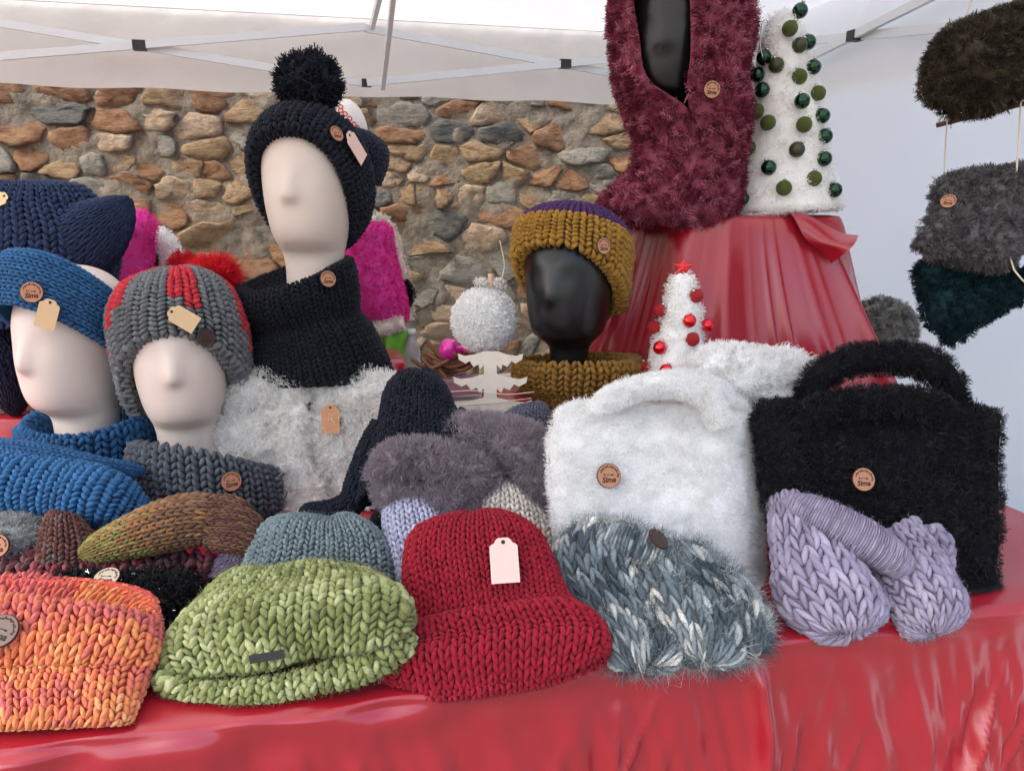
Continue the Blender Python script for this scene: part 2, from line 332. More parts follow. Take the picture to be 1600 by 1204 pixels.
# ---- buttons, tags
def local_mesh(name, V, faces, mats, mi=None, smooth=False):
    o = mk(name, V, faces, mats, smooth=smooth)
    if mi is not None: o.data.polygons.foreach_set('material_index', np.asarray(mi, np.int32))
    me = o.data; bpy.data.objects.remove(o); return me
def lathe(prof, n=24):
    V = [[r_*math.cos(2*math.pi*k/n), r_*math.sin(2*math.pi*k/n), z] for r_, z in prof for k in range(n)]
    return np.array(V), gridfaces(len(prof), n, True)
def button_mesh(m):
    V, F = lathe([(.0001, 0), (.85, 0), (1, .03), (1, .16), (.95, .2), (.9, .2), (.0001, .2)], 28)
    mi = np.repeat([1, 1, 1, 1, 0, 0], 28); return local_mesh('button', V, [F], [m, BURNT], mi)
BUT = {k: button_mesh(m) for k, m in dict(tan=WOOD, grey=WOODGREY, dark=WOODDARK, pale=WOODPALE).items()}
def lettering():
    cu = bpy.data.curves.new('lettering', 'FONT'); cu.body = 'Sima'; cu.size = .62; cu.align_x = 'CENTER'; cu.extrude = .008; cu.shear = .2; cu.offset = .018; cu.resolution_u = 2
    o = bpy.data.objects.new('lettering', cu); COL.objects.link(o); bpy.context.view_layer.update()
    me = bpy.data.meshes.new_from_object(o.evaluated_get(bpy.context.evaluated_depsgraph_get())); bpy.data.objects.remove(o)
    V = np.array([v.co[:] for v in me.vertices]); V[:, 0] -= .05; V[:, 1] -= .52; faces = [np.array([list(p.vertices)]) for p in me.polygons]; nv = len(V); Vs = [V]
    def quad(a, b, wd):
        nonlocal nv
        a = np.array(a+(0,)); b = np.array(b+(0,)); d = nz(b-a); s = np.array([-d[1], d[0], 0])*wd
        q = np.array([a-s, b-s, b+s, a+s])+[0, 0, .008]; Vs.append(q); faces.append(np.array([[nv, nv+1, nv+2, nv+3]])); nv += 4
    for k in range(15):                     # the little stamped line that runs round the upper rim
        a0 = math.radians(160-k*11.5); a1 = a0-math.radians(9); rr = .72+.05*(k % 2)
        quad((rr*math.cos(a0), rr*math.sin(a0)), (rr*math.cos(a1), rr*math.sin(a1)), .045+.02*(k % 3))
    quad((-.38, .12), (.3, .06), .025); quad((.18, .06), (.36, .05), .06); quad((-.42, .2), (-.36, .02), .04)
    return local_mesh('lettering', np.concatenate(Vs), faces, [BURNT])
LETTER = lettering()
def orient(n, up=(0, 0, 1), roll=0):
    n = Vector(nz(n)); u = Vector(up); u = (u-n*u.dot(n)).normalized(); x = u.cross(n)
    return Matrix((x, u, n)).transposed().to_euler() if roll == 0 else (Matrix((x, u, n)).transposed() @ Matrix.Rotation(roll, 3, 'Z')).to_euler()
def button(parent, p, n, r, kind='tan', roll=0, letter=True, lift=.004, label=None):
    lift = lift+.005
    o = bpy.data.objects.new('button', BUT[kind]); COL.objects.link(o); par(o, parent, np.asarray(p)+nz(n)*lift); o.rotation_euler = orient(n, roll=roll); o.scale = (r, r, r)
    if label: o['label'] = label
    if letter:
        t = bpy.data.objects.new('lettering', LETTER); COL.objects.link(t); t.parent = o; t.location = (0, 0, .205)
    return o
def tag_mesh(m):
    out = [(-.5, -.8), (.5, -.8), (.5, .5), (.42, .58), (.34, .6), (.26, .74), (.16, .8), (-.16, .8), (-.26, .74), (-.34, .6), (-.42, .58), (-.5, .5)]
    hole = [(.07*math.cos(a), .64+.07*math.sin(a)) for a in np.linspace(0, 2*np.pi, 12, endpoint=False)]
    V = [(x, y, z) for z in (0, .035) for x, y in out]; n = len(out); F = [[i, (i+1) % n, n+(i+1) % n, n+i] for i in range(n)]
    me = bpy.data.meshes.new('t'); V2 = V; F2 = F+[list(range(n, 2*n)), list(range(n))[::-1]]
    o = mk('price_tag', np.array(V2), [np.array(F), np.array([F2[-2]]), np.array([F2[-1]])], [m], smooth=False); me = o.data; bpy.data.objects.remove(o); return me
TAG = {k: tag_mesh(m) for k, m in dict(kraft=KRAFT, pink=KRAFTPINK, brown=KRAFTBROWN).items()}
_hv, _hf = lathe([(.0001, 0), (.075, 0), (.075, .01), (.0001, .01)], 12); HOLE = local_mesh('eyelet', _hv, [_hf], [BURNT])
def ptag(parent, p, n, w_, kind='kraft', roll=0, lift=.010, up=(0, 0, 1)):
    o = bpy.data.objects.new('price_tag', TAG[kind]); COL.objects.link(o); par(o, parent, np.asarray(p)+nz(n)*lift); o.rotation_euler = orient(n, up, roll); o.scale = (w_, w_, w_)
    h = bpy.data.objects.new('eyelet', HOLE); COL.objects.link(h); h.parent = o; h.location = (0, .64, .036)
    return o
def simple_tube(name, pts, r, m, parent=None, n=8, nt_=None):
    S = tube([(np.asarray(p), r) for p in pts], nt_=nt_ or max(8, len(pts)*4), nw_=n)
    V = S.G.reshape(-1, 3); a, b = S.G.shape[:2]; V = np.concatenate([V, [S.G[0].mean(0), S.G[-1].mean(0)]]); k = len(V)
    c0 = [[(j+1) % b, j, k-2] for j in range(b)]; c1 = [[(a-1)*b+j, (a-1)*b+(j+1) % b, k-1] for j in range(b)]
    return mk(name, V, [gridfaces(a, b, True), np.array(c0+c1)], m, parent, origin=None)
def noise_surf(S, amp, cells, seed): return S.disp(smooth_noise(S.G.shape[:2], cells, seed, S.wrap)*amp)
def base_of(S): g = S.G.reshape(-1, 3); return np.array([g[:, 0].mean(), g[:, 1].mean(), g[:, 2].min()])

def boxpts(c, hx, hy, hz, ax=None, ay=None):
    ax = UA if ax is None else ax; ay = VA if ay is None else ay
    return np.array([c+ax*sx*hx+ay*sy*hy+ZA*sz*hz for sx in (-1, 1) for sy in (-1, 1) for sz in (-1, 1)])
BOXF = np.array([[0, 1, 3, 2], [4, 6, 7, 5], [0, 4, 5, 1], [2, 3, 7, 6], [0, 2, 6, 4], [1, 5, 7, 3]])
# ================================================================== the setting
def ramp_mat(name, cols, scale=6, rough=.9, bump=.8, bscale=25, stretch=(1, 1, 1), dist=.01, rnd=True):
    m = bpy.data.materials.new(name); m.use_nodes = True; n = m.node_tree.nodes; L = m.node_tree.links; b = n['Principled BSDF']
    b.inputs['Roughness'].default_value = rough; b.inputs['Specular IOR Level'].default_value = .25
    tc = n.new('ShaderNodeTexCoord'); mp = n.new('ShaderNodeMapping'); mp.inputs['Scale'].default_value = stretch; L.new(tc.outputs['Object'], mp.inputs[0])
    vec = mp.outputs[0]
    if rnd:
        oi = n.new('ShaderNodeObjectInfo'); ad = n.new('ShaderNodeVectorMath'); ad.operation = 'MULTIPLY_ADD'; ad.inputs[1].default_value = (17, 31, 23)
        L.new(oi.outputs['Random'], ad.inputs[0]); L.new(vec, ad.inputs[2]); vec = ad.outputs[0]
    no = n.new('ShaderNodeTexNoise'); no.inputs['Scale'].default_value = scale; no.inputs['Detail'].default_value = 9; no.inputs['Roughness'].default_value = .72; L.new(vec, no.inputs['Vector'])
    cr = n.new('ShaderNodeValToRGB'); L.new(no.outputs['Fac'], cr.inputs[0]); el = cr.color_ramp.elements
    for i, c in enumerate(cols):
        p_ = .3+.4*i/(len(cols)-1); e = el[i] if i < 2 else el.new(p_); e.position = p_; e.color = tuple(np.asarray(c)*.74)+(1,)
    L.new(cr.outputs[0], b.inputs['Base Color'])
    nb = n.new('ShaderNodeTexNoise'); nb.inputs['Scale'].default_value = bscale; nb.inputs['Detail'].default_value = 8; nb.inputs['Roughness'].default_value = .7; L.new(vec, nb.inputs['Vector'])
    bp = n.new('ShaderNodeBump'); bp.inputs['Strength'].default_value = bump; bp.inputs['Distance'].default_value = dist; L.new(nb.outputs['Fac'], bp.inputs['Height']); L.new(bp.outputs[0], b.inputs['Normal'])
    return m
g = mk('ground', np.array([[-60, -60, 0], [60, -60, 0], [60, 60, 0], [-60, 60, 0]]), [np.array([[0, 1, 2, 3]])], ramp_mat('paving', [lin(110, 102, 92), lin(150, 142, 130), lin(128, 118, 106)], 3, rnd=False))
g['kind'] = 'structure'

# ---- rubble stone wall behind the tent
WV = 3.72
wall = thing('stone_wall', 'rough rubble stone wall in ochre and grey behind the stall', 'wall', UV(0.3, WV, 0))
MORT = ramp_mat('mortar', [lin(98, 88, 78), lin(150, 138, 122), lin(172, 160, 142)], 14, .95, 1., 40, dist=.02, rnd=False)
nu, nzz = 330, 150; ug = np.concatenate([np.linspace(-3.5, -1.65, 8), np.linspace(-1.65, 1.85, 316)[1:-1], np.linspace(1.85, 4.5, 8)]); zg = np.concatenate([np.linspace(-.05, .3, 4), np.linspace(.3, 1.82, 143)[1:], np.linspace(1.82, 2.7, 5)[1:]]); nu, nzz = len(ug), len(zg)
uu, zz = np.meshgrid(ug, zg, indexing='xy'); rel = smooth_noise((nzz, nu), (14, 34), 3, False)*.0035+smooth_noise((nzz, nu), (44, 100), 5, False)*.005+np.random.default_rng(2).normal(0, .0016, (nzz, nu))+.004
V = (UA*uu[..., None]+VA*(WV-rel)[..., None]+ZA*zz[..., None]).reshape(-1, 3)
V = np.concatenate([V, boxpts(UV(.5, WV+.26, 1.32), 4.0, .2, 1.37)]); F = gridfaces(nzz, nu, False)
mk('mortar', V, [F, BOXF+nu*nzz], MORT, wall)
STM = [ramp_mat('stone_ochre', [lin(96, 80, 64), lin(162, 132, 100), lin(186, 160, 126), lin(118, 98, 78)], 14, stretch=(1, 1, 2.4), bscale=60, dist=.024),
       ramp_mat('stone_rust', [lin(84, 64, 52), lin(150, 108, 80), lin(176, 140, 108), lin(112, 84, 68)], 12, stretch=(1, 1, 2.5), bscale=44, dist=.024),
       ramp_mat('stone_grey', [lin(92, 92, 84), lin(142, 140, 128), lin(168, 160, 146), lin(116, 116, 106)], 12, stretch=(1, 1, 2.0), bscale=48, dist=.024),
       ramp_mat('stone_beige', [lin(120, 100, 82), lin(176, 152, 126), lin(200, 178, 152), lin(150, 124, 98)], 12, stretch=(1, 1, 1.6), bscale=44, dist=.024),
       ramp_mat('stone_slate', [lin(60, 62, 62), lin(100, 102, 98), lin(128, 124, 116), lin(84, 82, 78)], 14, stretch=(1, 1, 3), bscale=40, dist=.024)]
def clip(poly, q, d):                    # keep the side where (x-q).d <= 0
    out = []; n = len(poly)
    for i in range(n):
        a_, b_ = poly[i], poly[(i+1) % n]; fa, fb = (a_-q)@d, (b_-q)@d
        if fa <= 0: out.append(a_)
        if (fa < 0 < fb) or (fb < 0 < fa): out.append(a_+(b_-a_)*fa/(fa-fb))
    return out
rs = np.random.default_rng(6); pts = []; z = .34; AS = 1.75
while z < 1.80:
    h = rs.uniform(.074, .124); u = -1.50+rs.uniform(0, .15)
    while u < 1.72: u += h*rs.uniform(.9, 2.5); pts.append((u+rs.normal(0, .02), z+h/2+rs.normal(0, .22*h)+.03*math.sin(u*2.3)))
    z += h
pts = np.array(pts); pts = pts[rs.random(len(pts)) > .13]; sp_ = pts*[1, AS]
for i, c in enumerate(sp_):
    dd = np.linalg.norm(sp_-c, axis=1); nb = np.argsort(dd)[1:18]; poly = [c+np.array(q)*.28 for q in ((-1, -1), (1, -1), (1, 1), (-1, 1))]; r = np.random.default_rng(900+i); gp_ = r.uniform(.0, .007)
    for j in nb:
        d = sp_[j]-c; d = d/np.linalg.norm(d); poly = clip(poly, (c+sp_[j])/2-d*gp_, d)
        if len(poly) < 3: break
    if len(poly) < 3: continue
    q = np.array(poly)/[1, AS]; per = np.concatenate([[0], np.cumsum(np.linalg.norm(np.diff(np.vstack([q, q[:1]]), axis=0), axis=1))]); n = 18; ss = (np.arange(n)+r.uniform(-.25, .25, n))/n*per[-1]
    q2 = np.vstack([q, q[:1]]); x = np.interp(ss, per, q2[:, 0], period=per[-1]); y = np.interp(ss, per, q2[:, 1], period=per[-1]); cx_, cy_ = x.mean(), y.mean(); x, y = x-cx_, y-cy_
    k_ = r.uniform(0., .2); x, y = x*(1-k_)+k_*.5*(np.roll(x, 1)+np.roll(x, -1)), y*(1-k_)+k_*.5*(np.roll(y, 1)+np.roll(y, -1)); rad_ = np.hypot(x, y); f_ = 1+r.normal(0, .055, n); x, y = x*f_, y*f_
    pr = r.uniform(.004, .020); tx_, ty_ = r.normal(0, .12), r.normal(0, .2); V = []
    for f, hh_ in ((1.0, -.025), (.965, pr*.3), (.86, pr*.9), (.5, pr)): V += [(x[m_]*f+r.normal(0, .002), y[m_]*f+r.normal(0, .002), hh_+(x[m_]*tx_+y[m_]*ty_)*f*(f < .99)+r.normal(0, .0030)*(f < .99)) for m_ in range(n)]
    V.append((0, 0, pr)); V = np.array(V); W = UA*(V[:, 0]+cx_)[:, None]+VA*(WV-V[:, 2])[:, None]+ZA*(V[:, 1]+cy_)[:, None]
    F = [[a_*n+m_, a_*n+(m_+1) % n, (a_+1)*n+(m_+1) % n, (a_+1)*n+m_] for a_ in range(3) for m_ in range(n)]; T_ = [[3*n+m_, 3*n+(m_+1) % n, 4*n] for m_ in range(n)]
    mk('stone', W, [np.array(F), np.array(T_)], STM[r.choice(5, p=[.34, .25, .12, .25, .04])], wall, origin=UV(cx_, WV, cy_), smooth=True)

# ---- pop-up tent
CANVAS = mat('tent_canvas', lin(250, 249, 245), rough=.7, spec=.2, transl=.42, bump=.12, bscale=5, noise=.015, nscale=2)
STEEL = mat('white_steel', lin(214, 220, 222), rough=.35, spec=.5)
BLACKP = mat('black_plastic', lin(26, 27, 28), rough=.5)
TU0, TU1, TV0, TV1 = -1.24, 1.78, 0.12, 3.14; EZ = 1.95; VZ = 1.685
tent = thing('market_tent', 'white pop-up market tent with scissor truss frame above the stall', 'tent', UV(TU0, TV0, 0))
cu_, cv_ = (TU0+TU1)/2, (TV0+TV1)/2
def cloth_quad(name, f, nu_, nv_, m, parent, thick=0):
    a, b = np.meshgrid(np.linspace(0, 1, nu_), np.linspace(0, 1, nv_), indexing='xy'); V = f(a, b).reshape(-1, 3)
    return mk(name, V, [gridfaces(nv_, nu_, False)], m, parent)
pk = UV(cu_, cv_, 2.85); cor = [UV(TU0-.03, TV0-.03, EZ), UV(TU1+.03, TV0-.03, EZ), UV(TU1+.03, TV1+.03, EZ), UV(TU0-.03, TV1+.03, EZ)]
for i in range(4):
    A_, B_ = cor[i], cor[(i+1) % 4]; nm = smooth_noise((16, 24), (4, 6), 40+i, False)
    def f(a, b, A_=A_, B_=B_, nm=nm):
        p = (A_+(B_-A_)*a[..., None])*(1-b[..., None])+pk*b[..., None]; p = p.copy()
        p[..., 2] -= .05*np.sin(np.pi*b)*np.sin(np.pi*a)+nm*.006*np.sin(np.pi*b)*np.sin(np.pi*a); return p
    cloth_quad('roof_panel', f, 24, 16, CANVAS, tent)
    out = nz(np.cross(B_-A_, ZA))
    nv = smooth_noise((8, 60), (2, 14), 60+i, False)
    def fv(a, b, A_=A_, B_=B_, out=out, nv=nv):
        p = A_+(B_-A_)*a[..., None]-ZA*((EZ-VZ+.004*np.sin(a*40))*b)[..., None]; return p+out*(nv*.006*b+.01)[..., None]
    cloth_quad('valance', fv, 60, 8, CANVAS, tent)
# side sheet on the right, hung inside the frame, with creases
a, b = np.meshgrid(np.linspace(0, 1, 150), np.linspace(0, 1, 100), indexing='xy')
nn = smooth_noise((100, 150), (6, 9), 71, False)*.010+smooth_noise((100, 150), (26, 10), 72, False)*.0032
rs = np.random.default_rng(8)
for k in range(26):                      # crease lines
    x0, y0, an = rs.random(), rs.random(), rs.normal(.25, .7); ln = rs.uniform(.08, .25); dx, dy = (a-x0)*3.1, (b-y0)*1.9
    q = dx*math.cos(an)+dy*math.sin(an); o_ = -dx*math.sin(an)+dy*math.cos(an); nn += .018*np.exp(-(o_/.017)**2)*np.exp(-(q/ln)**2)*rs.choice([-1, 1])
V = UV(TU1-.015, 0, 0)+VA*(TV0+(TV1-TV0)*a)[..., None]+ZA*(.04+(EZ-.03)*b)[..., None]-UA*nn[..., None]
mk('side_sheet', V.reshape(-1, 3), [gridfaces(100, 150, False)], mat('side_canvas', lin(252, 253, 254), rough=.7, spec=.2, transl=.55, noise=.012, nscale=2), tent)
for u in (TU0, TU1-.06):
    for v in (TV0, TV1-.03):
        mk('leg', boxpts(UV(u, v, EZ/2-.01), .016, .016, EZ/2-.01), [BOXF], STEEL, tent, smooth=False)
def bar(p, q, r_=.0125, m=STEEL, name='truss_bar'):
    d = nz(q-p); s = nz(np.cross(d, ZA)); u = np.cross(s, d); c = (p+q)/2; L_ = np.linalg.norm(q-p)/2
    V = np.array([c+d*sx*L_+s*sy*r_*.6+u*sz*r_ for sx in (-1, 1) for sy in (-1, 1) for sz in (-1, 1)]); return mk(name, V, [BOXF], m, tent, smooth=False)
def joint(p, r_=.017): return mk('joint', boxpts(p, r_*1.2, r_*1.1, r_*.9), [BOXF], BLACKP, tent, smooth=False)
def truss(p0, p1, n_, zt, zb, inw):
    for i in range(n_):
        a0 = p0+(p1-p0)*i/n_; a1 = p0+(p1-p0)*(i+1)/n_; up0, up1 = (zt, zb) if True else (zb, zt)
        bar(a0+ZA*zt, a1+ZA*zb); bar(a0+ZA*zb+inw*.022, a1+ZA*zt+inw*.022); joint((a0+a1)/2+ZA*(zt+zb)/2+inw*.012)
    for i in range(1, n_): joint(p0+(p1-p0)*i/n_+ZA*zb+inw*.011, .014)
zt, zb = 1.90, 1.715
truss(UV(TU0, TV1-.06, 0), UV(TU1-.05, TV1-.06, 0), 2, zt, zb, -VA)
truss(UV(TU1-.06, TV1-.06, 0), UV(TU1-.06, TV0, 0), 2, zt, zb, -UA)
truss(UV(TU0, TV1-.06, 0), UV(TU0, TV0, 0), 2, zt, zb, UA)
mb = UV(cu_, TV1-.09, 0); mc = UV(cu_, cv_, 0)
bar(mb+ZA*1.90, mc+ZA*2.05); bar(mb+ZA*1.70+UA*.03, mb+(mc-mb)*.5+ZA*2.05+UA*.03); joint(mb+(mc-mb)*.27+ZA*1.93+UA*.015); bar(mb+(mc-mb)*.5+ZA*2.05, mc+ZA*2.4); bar(mc+ZA*1.9, pk-ZA*.03, .02)
bar(UV(cu_, TV1-.075, 1.70), UV(cu_, TV1-.075, 1.94), .014)

# ---- table and red satin cloth
def satin_mat():
    m = mat('red_satin', lin(156, 20, 38), rough=.25, spec=.85, sheen=.12, sheen_tint=(1, .55, .62), aniso=.4)
    n = m.node_tree.nodes; L = m.node_tree.links; b = n['Principled BSDF']
    tc = n.new('ShaderNodeTexCoord'); wv = n.new('ShaderNodeTexNoise'); mp = n.new('ShaderNodeMapping'); mp.inputs['Scale'].default_value = (60, 60, 4); wv.inputs['Scale'].default_value = 12; wv.inputs['Detail'].default_value = 4
    L.new(tc.outputs['Object'], mp.inputs[0]); L.new(mp.outputs[0], wv.inputs['Vector']); bp = n.new('ShaderNodeBump'); bp.inputs['Strength'].default_value = .06; bp.inputs['Distance'].default_value = .002
    L.new(wv.outputs['Fac'], bp.inputs['Height']); L.new(bp.outputs[0], b.inputs['Normal']); return m
SATIN = satin_mat()
TV = .782; TU_L, TU_R = -1.5, 1.17
table = thing('trestle_table', 'long trestle table hidden under the red satin cloth', 'table', UV(0, 1.5, 0))
TBL = mat('table_board', lin(150, 140, 125), rough=.6)
mk('table_top', boxpts(UV((TU_L+TU_R)/2, (TV+2.38)/2+.01, TZ-.022), (TU_R-TU_L)/2-.02, (2.38-TV)/2-.02, .016), [BOXF], TBL, table, smooth=False)
for u in (TU_L+.1, TU_R-.1):
    for v in (TV+.1, 2.3): mk('leg', boxpts(UV(u, v, TZ/2-.02), .02, .02, TZ/2-.02), [BOXF], STEEL, table, smooth=False)
u1 = np.concatenate([np.linspace(TU_L-.02, -.75, 40), np.linspace(-.75, TU_R+.02, 560)[1:]]); nu_ = len(u1); depth = 2.4-TV; drop = .74; R_ = .014; q4 = R_*math.pi/2; tot = depth-R_+q4+drop-R_
sv = np.concatenate([np.linspace(0, depth-.12, 12), np.linspace(depth-.12, depth-R_, 8)[1:], np.linspace(depth-R_, depth-R_+q4, 7)[1:], np.linspace(depth-R_+q4, depth+.30, 36)[1:], np.linspace(depth+.30, tot, 10)[1:]]); ns_ = len(sv)
U_, S_ = np.meshgrid(u1, sv, indexing='xy'); an_ = np.clip((S_-(depth-R_))/R_, 0, math.pi/2); over = np.maximum(S_-(depth-R_+q4), 0); dn = over/drop; top = S_ < depth-R_
v_ = np.where(top, 2.4-S_, TV+R_-R_*np.sin(an_)); z_ = TZ-R_*(1-np.cos(an_))-over
fold = np.zeros_like(U_); rs = np.random.default_rng(21)
for k in range(130):
    c = rs.uniform(TU_L, TU_R); wd = rs.uniform(.004, .014); sl_ = rs.normal(-.22, .12); am = rs.uniform(.003, .012)*rs.choice([1, 1, -.8]); x = (U_-c-sl_*over)/(wd*(1+1.6*dn)); st_ = rs.uniform(0, .10); fold += am*np.exp(-np.abs(x)**1.25)*np.clip((over-st_)/.10, 0, 1)
fold += .007*np.sin(U_*11+1.3*np.sin(U_*3.1))*np.clip(dn*2, 0, 1)+.06*dn+(.0035*np.sin((U_-.22*over)*70+2*np.sin(U_*9))+.0016*np.sin((U_-.3*over)*190+3*np.sin(U_*15)))*np.clip((over-.01)/.08, 0, 1)
c_ = 0.505; x = (U_-c_-.012*np.sin(over*14))/(.009); fold += .020*np.exp(-x*x)*np.clip(over/.03, 0, 1)
wr = smooth_noise(U_.shape, (16, 60), 77, False)*.0016; ed = np.exp(-((S_-depth)/.05)**2); wr = wr+ed*smooth_noise(U_.shape, (30, 46), 78, False)*.003
V = UA*U_[..., None]+VA*(v_-fold-np.where(top, 0, wr*1.5))[..., None]+ZA*(z_+np.where(top, wr*.6, wr*.6*(1-np.clip(over/.05, 0, 1)))+.002)[..., None]
cl = mk('tablecloth', V.reshape(-1, 3), [gridfaces(ns_, nu_, False)], SATIN); tag(cl, 'shiny red satin cloth covering the long front table', 'tablecloth')
# ================================================================== mannequins
HP = np.array([  # z, front, back, half width
    [-.20, .062, .062, .066], [-.17, .056, .056, .058], [-.10, .050, .052, .052], [-.045, .048, .056, .051], [-.018, .053, .062, .054], [-.002, .074, .068, .058], [.010, .088, .073, .062],
    [.03, .097, .080, .068], [.06, .101, .088, .0735], [.09, .1025, .095, .0765], [.12, .1015, .100, .078], [.15, .097, .103, .078], [.18, .087, .100, .074], [.205, .071, .088, .065], [.224, .050, .066, .049], [.236, .026, .038, .028], [.2405, .004, .006, .004]])
class Frame:
    def __init__(s, o, yaw, sc=1.): s.o = np.asarray(o); s.sc = sc; s.x = np.array([math.cos(yaw), -math.sin(yaw), 0]); s.y = np.array([math.sin(yaw), math.cos(yaw), 0])
    def __call__(s, x, y, z): return s.o+(s.x*x+s.y*y+ZA*z)*s.sc
    def v(s, x, y, z): return (s.x*x+s.y*y+ZA*z)*s.sc
def mannequin(label, axpx, chin_py, d, yaw, m, sc=1., neck=1., group=None, nose=.016, nlow=-.20, base=None):
    d0 = d-.085*math.cos(yaw)*sc; zc = P(axpx, chin_py, d0)[2]; fr = Frame([P(axpx, chin_py, d)[0], d, zc], yaw, sc)
    zs = HP[:, 0].copy(); zs[0] = min(nlow, zs[1]-.03); M = 90; T = catmull(np.concatenate([zs[:, None], HP[:, 1:]], 1), M); z, f, b, wd = T.T
    nk = np.where(z < -.018, neck, np.where(z < .01, neck+(1-neck)*(z+.018)/.028, 1)); f, b, wd = f*nk, b*nk, wd*nk
    th = np.linspace(0, 2*np.pi, 72, endpoint=False); s, c = np.sin(th), np.cos(th)      # c=1 at the face
    sx = np.sign(s)*np.abs(s)**.92
    X = wd[:, None]*sx[None]; Y = np.where(c > 0, -f[:, None]*c[None], -b[:, None]*c[None])
    zn = z[:, None]; nb = np.exp(-(X/.0125)**2)*np.where(c[None] > 0, 1, 0)*np.where(zn > .083, np.exp(-((zn-.083)/.034)**2), np.exp(-((zn-.083)/.011)**2)); Y = Y-nose*nb
    ey = np.exp(-((np.abs(X)-.03)/.017)**2-((zn-.118)/.022)**2)*(c[None] > 0); Y = Y+.003*ey
    V = np.stack([X, Y, np.broadcast_to(zn, X.shape)], -1).reshape(-1, 3); Wd = fr.o+(fr.x*V[:, :1]+fr.y*V[:, 1:2]+ZA*V[:, 2:3])*sc
    bz = Wd[:, 2].min()
    o = thing('mannequin_head', label, 'mannequin', [fr.o[0], fr.o[1], bz], group)
    k = int(np.argmin(np.abs(z+.02)))
    mk('head', Wd, [gridfaces(M, 72, True)], m, o)
    return fr
def ring(fr, c, a, B): return [fr(*c), fr.v(a, 0, 0), None, fr.v(*B)]
def cowl_rings(fr, rows, tiltB=0.):
    """rows: (rx, ry, z, [dx, dy, tilt]) round the neck axis"""
    out = []
    for q in rows:
        rx, ry, z = q[:3]; dx, dy, tl = (list(q[3:])+[0, 0, 0])[:3]; out.append([fr(dx, dy, z), fr.v(rx, 0, 0), None, fr.v(0, ry, tl)])
    return out
MG = 'pale mannequin heads'
fr1 = mannequin('pale faceless mannequin head wearing the blue headband', 132, 646, 1.37, math.radians(20), SKIN, group=MG)
fr2 = mannequin('pale faceless mannequin head wearing the grey and red striped beanie', 294, 666, 1.35, math.radians(-14), SKIN, group=MG)
fr3 = mannequin('pale faceless mannequin head wearing the navy bobble bonnet', 490, 384, 1.47, math.radians(6), SKIN, group=MG, nlow=-.24)
fr4 = mannequin('glossy black mannequin head wearing the mustard and purple hat', 889, 537, 1.41, math.radians(24), BLACKM, sc=.95, neck=.70, nose=.006)
fr5 = mannequin('glossy black mannequin head inside the burgundy fur hood', 1052, 150, 1.56, math.radians(22), BLACKM, sc=1.02, neck=.72, nose=.008, nlow=-.22)
fr6 = mannequin('pale mannequin mostly hidden at the left edge under navy hat', -20, 655, 1.60, math.radians(30), SKIN, group=MG)

# ---- boxes that raise the display
def riser(label, c, hx, hy, z1):
    o = thing('display_box', label, 'box', [c[0], c[1], TZ], 'cloth covered display boxes'); z0 = TZ+.006
    n = 160; th = np.linspace(0, 2*np.pi, n, endpoint=False); e = 7; cs, sn = np.cos(th), np.sin(th); rr = (np.abs(cs)**e+np.abs(sn)**e)**(-1/e)
    rows = [(0.02, 0), (.6, 0), (.95, 0), (1., .006), (1.02, .03)]+[(1.02+.10*q, .03+(z1-z0-.03)*q) for q in np.linspace(.1, 1, 10)]
    r_ = np.random.default_rng(int(c[0]*1000) % 997); wob = sum(r_.normal()*np.sin(th*k+r_.random()*6) for k in range(5, 19))*.012
    V = []
    for f, dz in rows:
        g_ = f*rr*(1+wob*np.clip(dz/.1, 0, 1)); V.append(np.asarray(c)*[1, 1, 0]+UA*(cs*g_*hx)[:, None]+VA*(sn*g_*hy)[:, None]+ZA*(z1-dz))
    mk('satin_cover', np.array(V).reshape(-1, 3), [gridfaces(len(rows), n, True)], SATIN, o)
    mk('box', boxpts(np.array([c[0], c[1], (TZ+z1)/2]), hx*.84, hy*.84, (z1-TZ)/2-.006), [BOXF], TBL, o, smooth=False); return o
z3 = P(490, 590, 1.36)[2]; riser('red satin box under the navy cowl behind the cream fleece jacket', fr3.o+[0, .05, 0], .15, .08, z3+.005)
z4 = P(900, 632, 1.33)[2]; riser('red satin box under the mustard cowl', fr4.o+[0, .02, 0], .15, .08, z4+.004)
z6 = TZ+.12

# ================================================================== knitted things on the mannequins
# blue ribbed headband
BLUE = lin(44, 98, 146); BLUE2 = lin(36, 84, 130)
hb = thing('headband', 'bright blue ribbed knit headband above the leftmost pale face', 'headband', fr1(0, 0, .05))
S = loft([ring(fr1, (0, -.005, .105), .083, (0, .110, -.082)), ring(fr1, (0, -.006, .112), .090, (0, .117, -.086)), ring(fr1, (0, .004, .150), .096, (0, .118, -.088)), ring(fr1, (0, .014, .188), .088, (0, .105, -.080)), ring(fr1, (0, .018, .197), .078, (0, .095, -.072))])
noise_surf(S, .002, (3, 12), 1)
knit(S.T(), 9, 74, BLUE, hb, seed=1, bname='band', high=1.1, fuzz=900)
p, n = S.on(58, 459); button(hb, p, n, .0165, 'tan', lift=.006); p, n = S.on(82, 494); ptag(hb, p, n*.7+np.array([0, -.5, .1]), .030, 'kraft', roll=-.35, lift=.014)
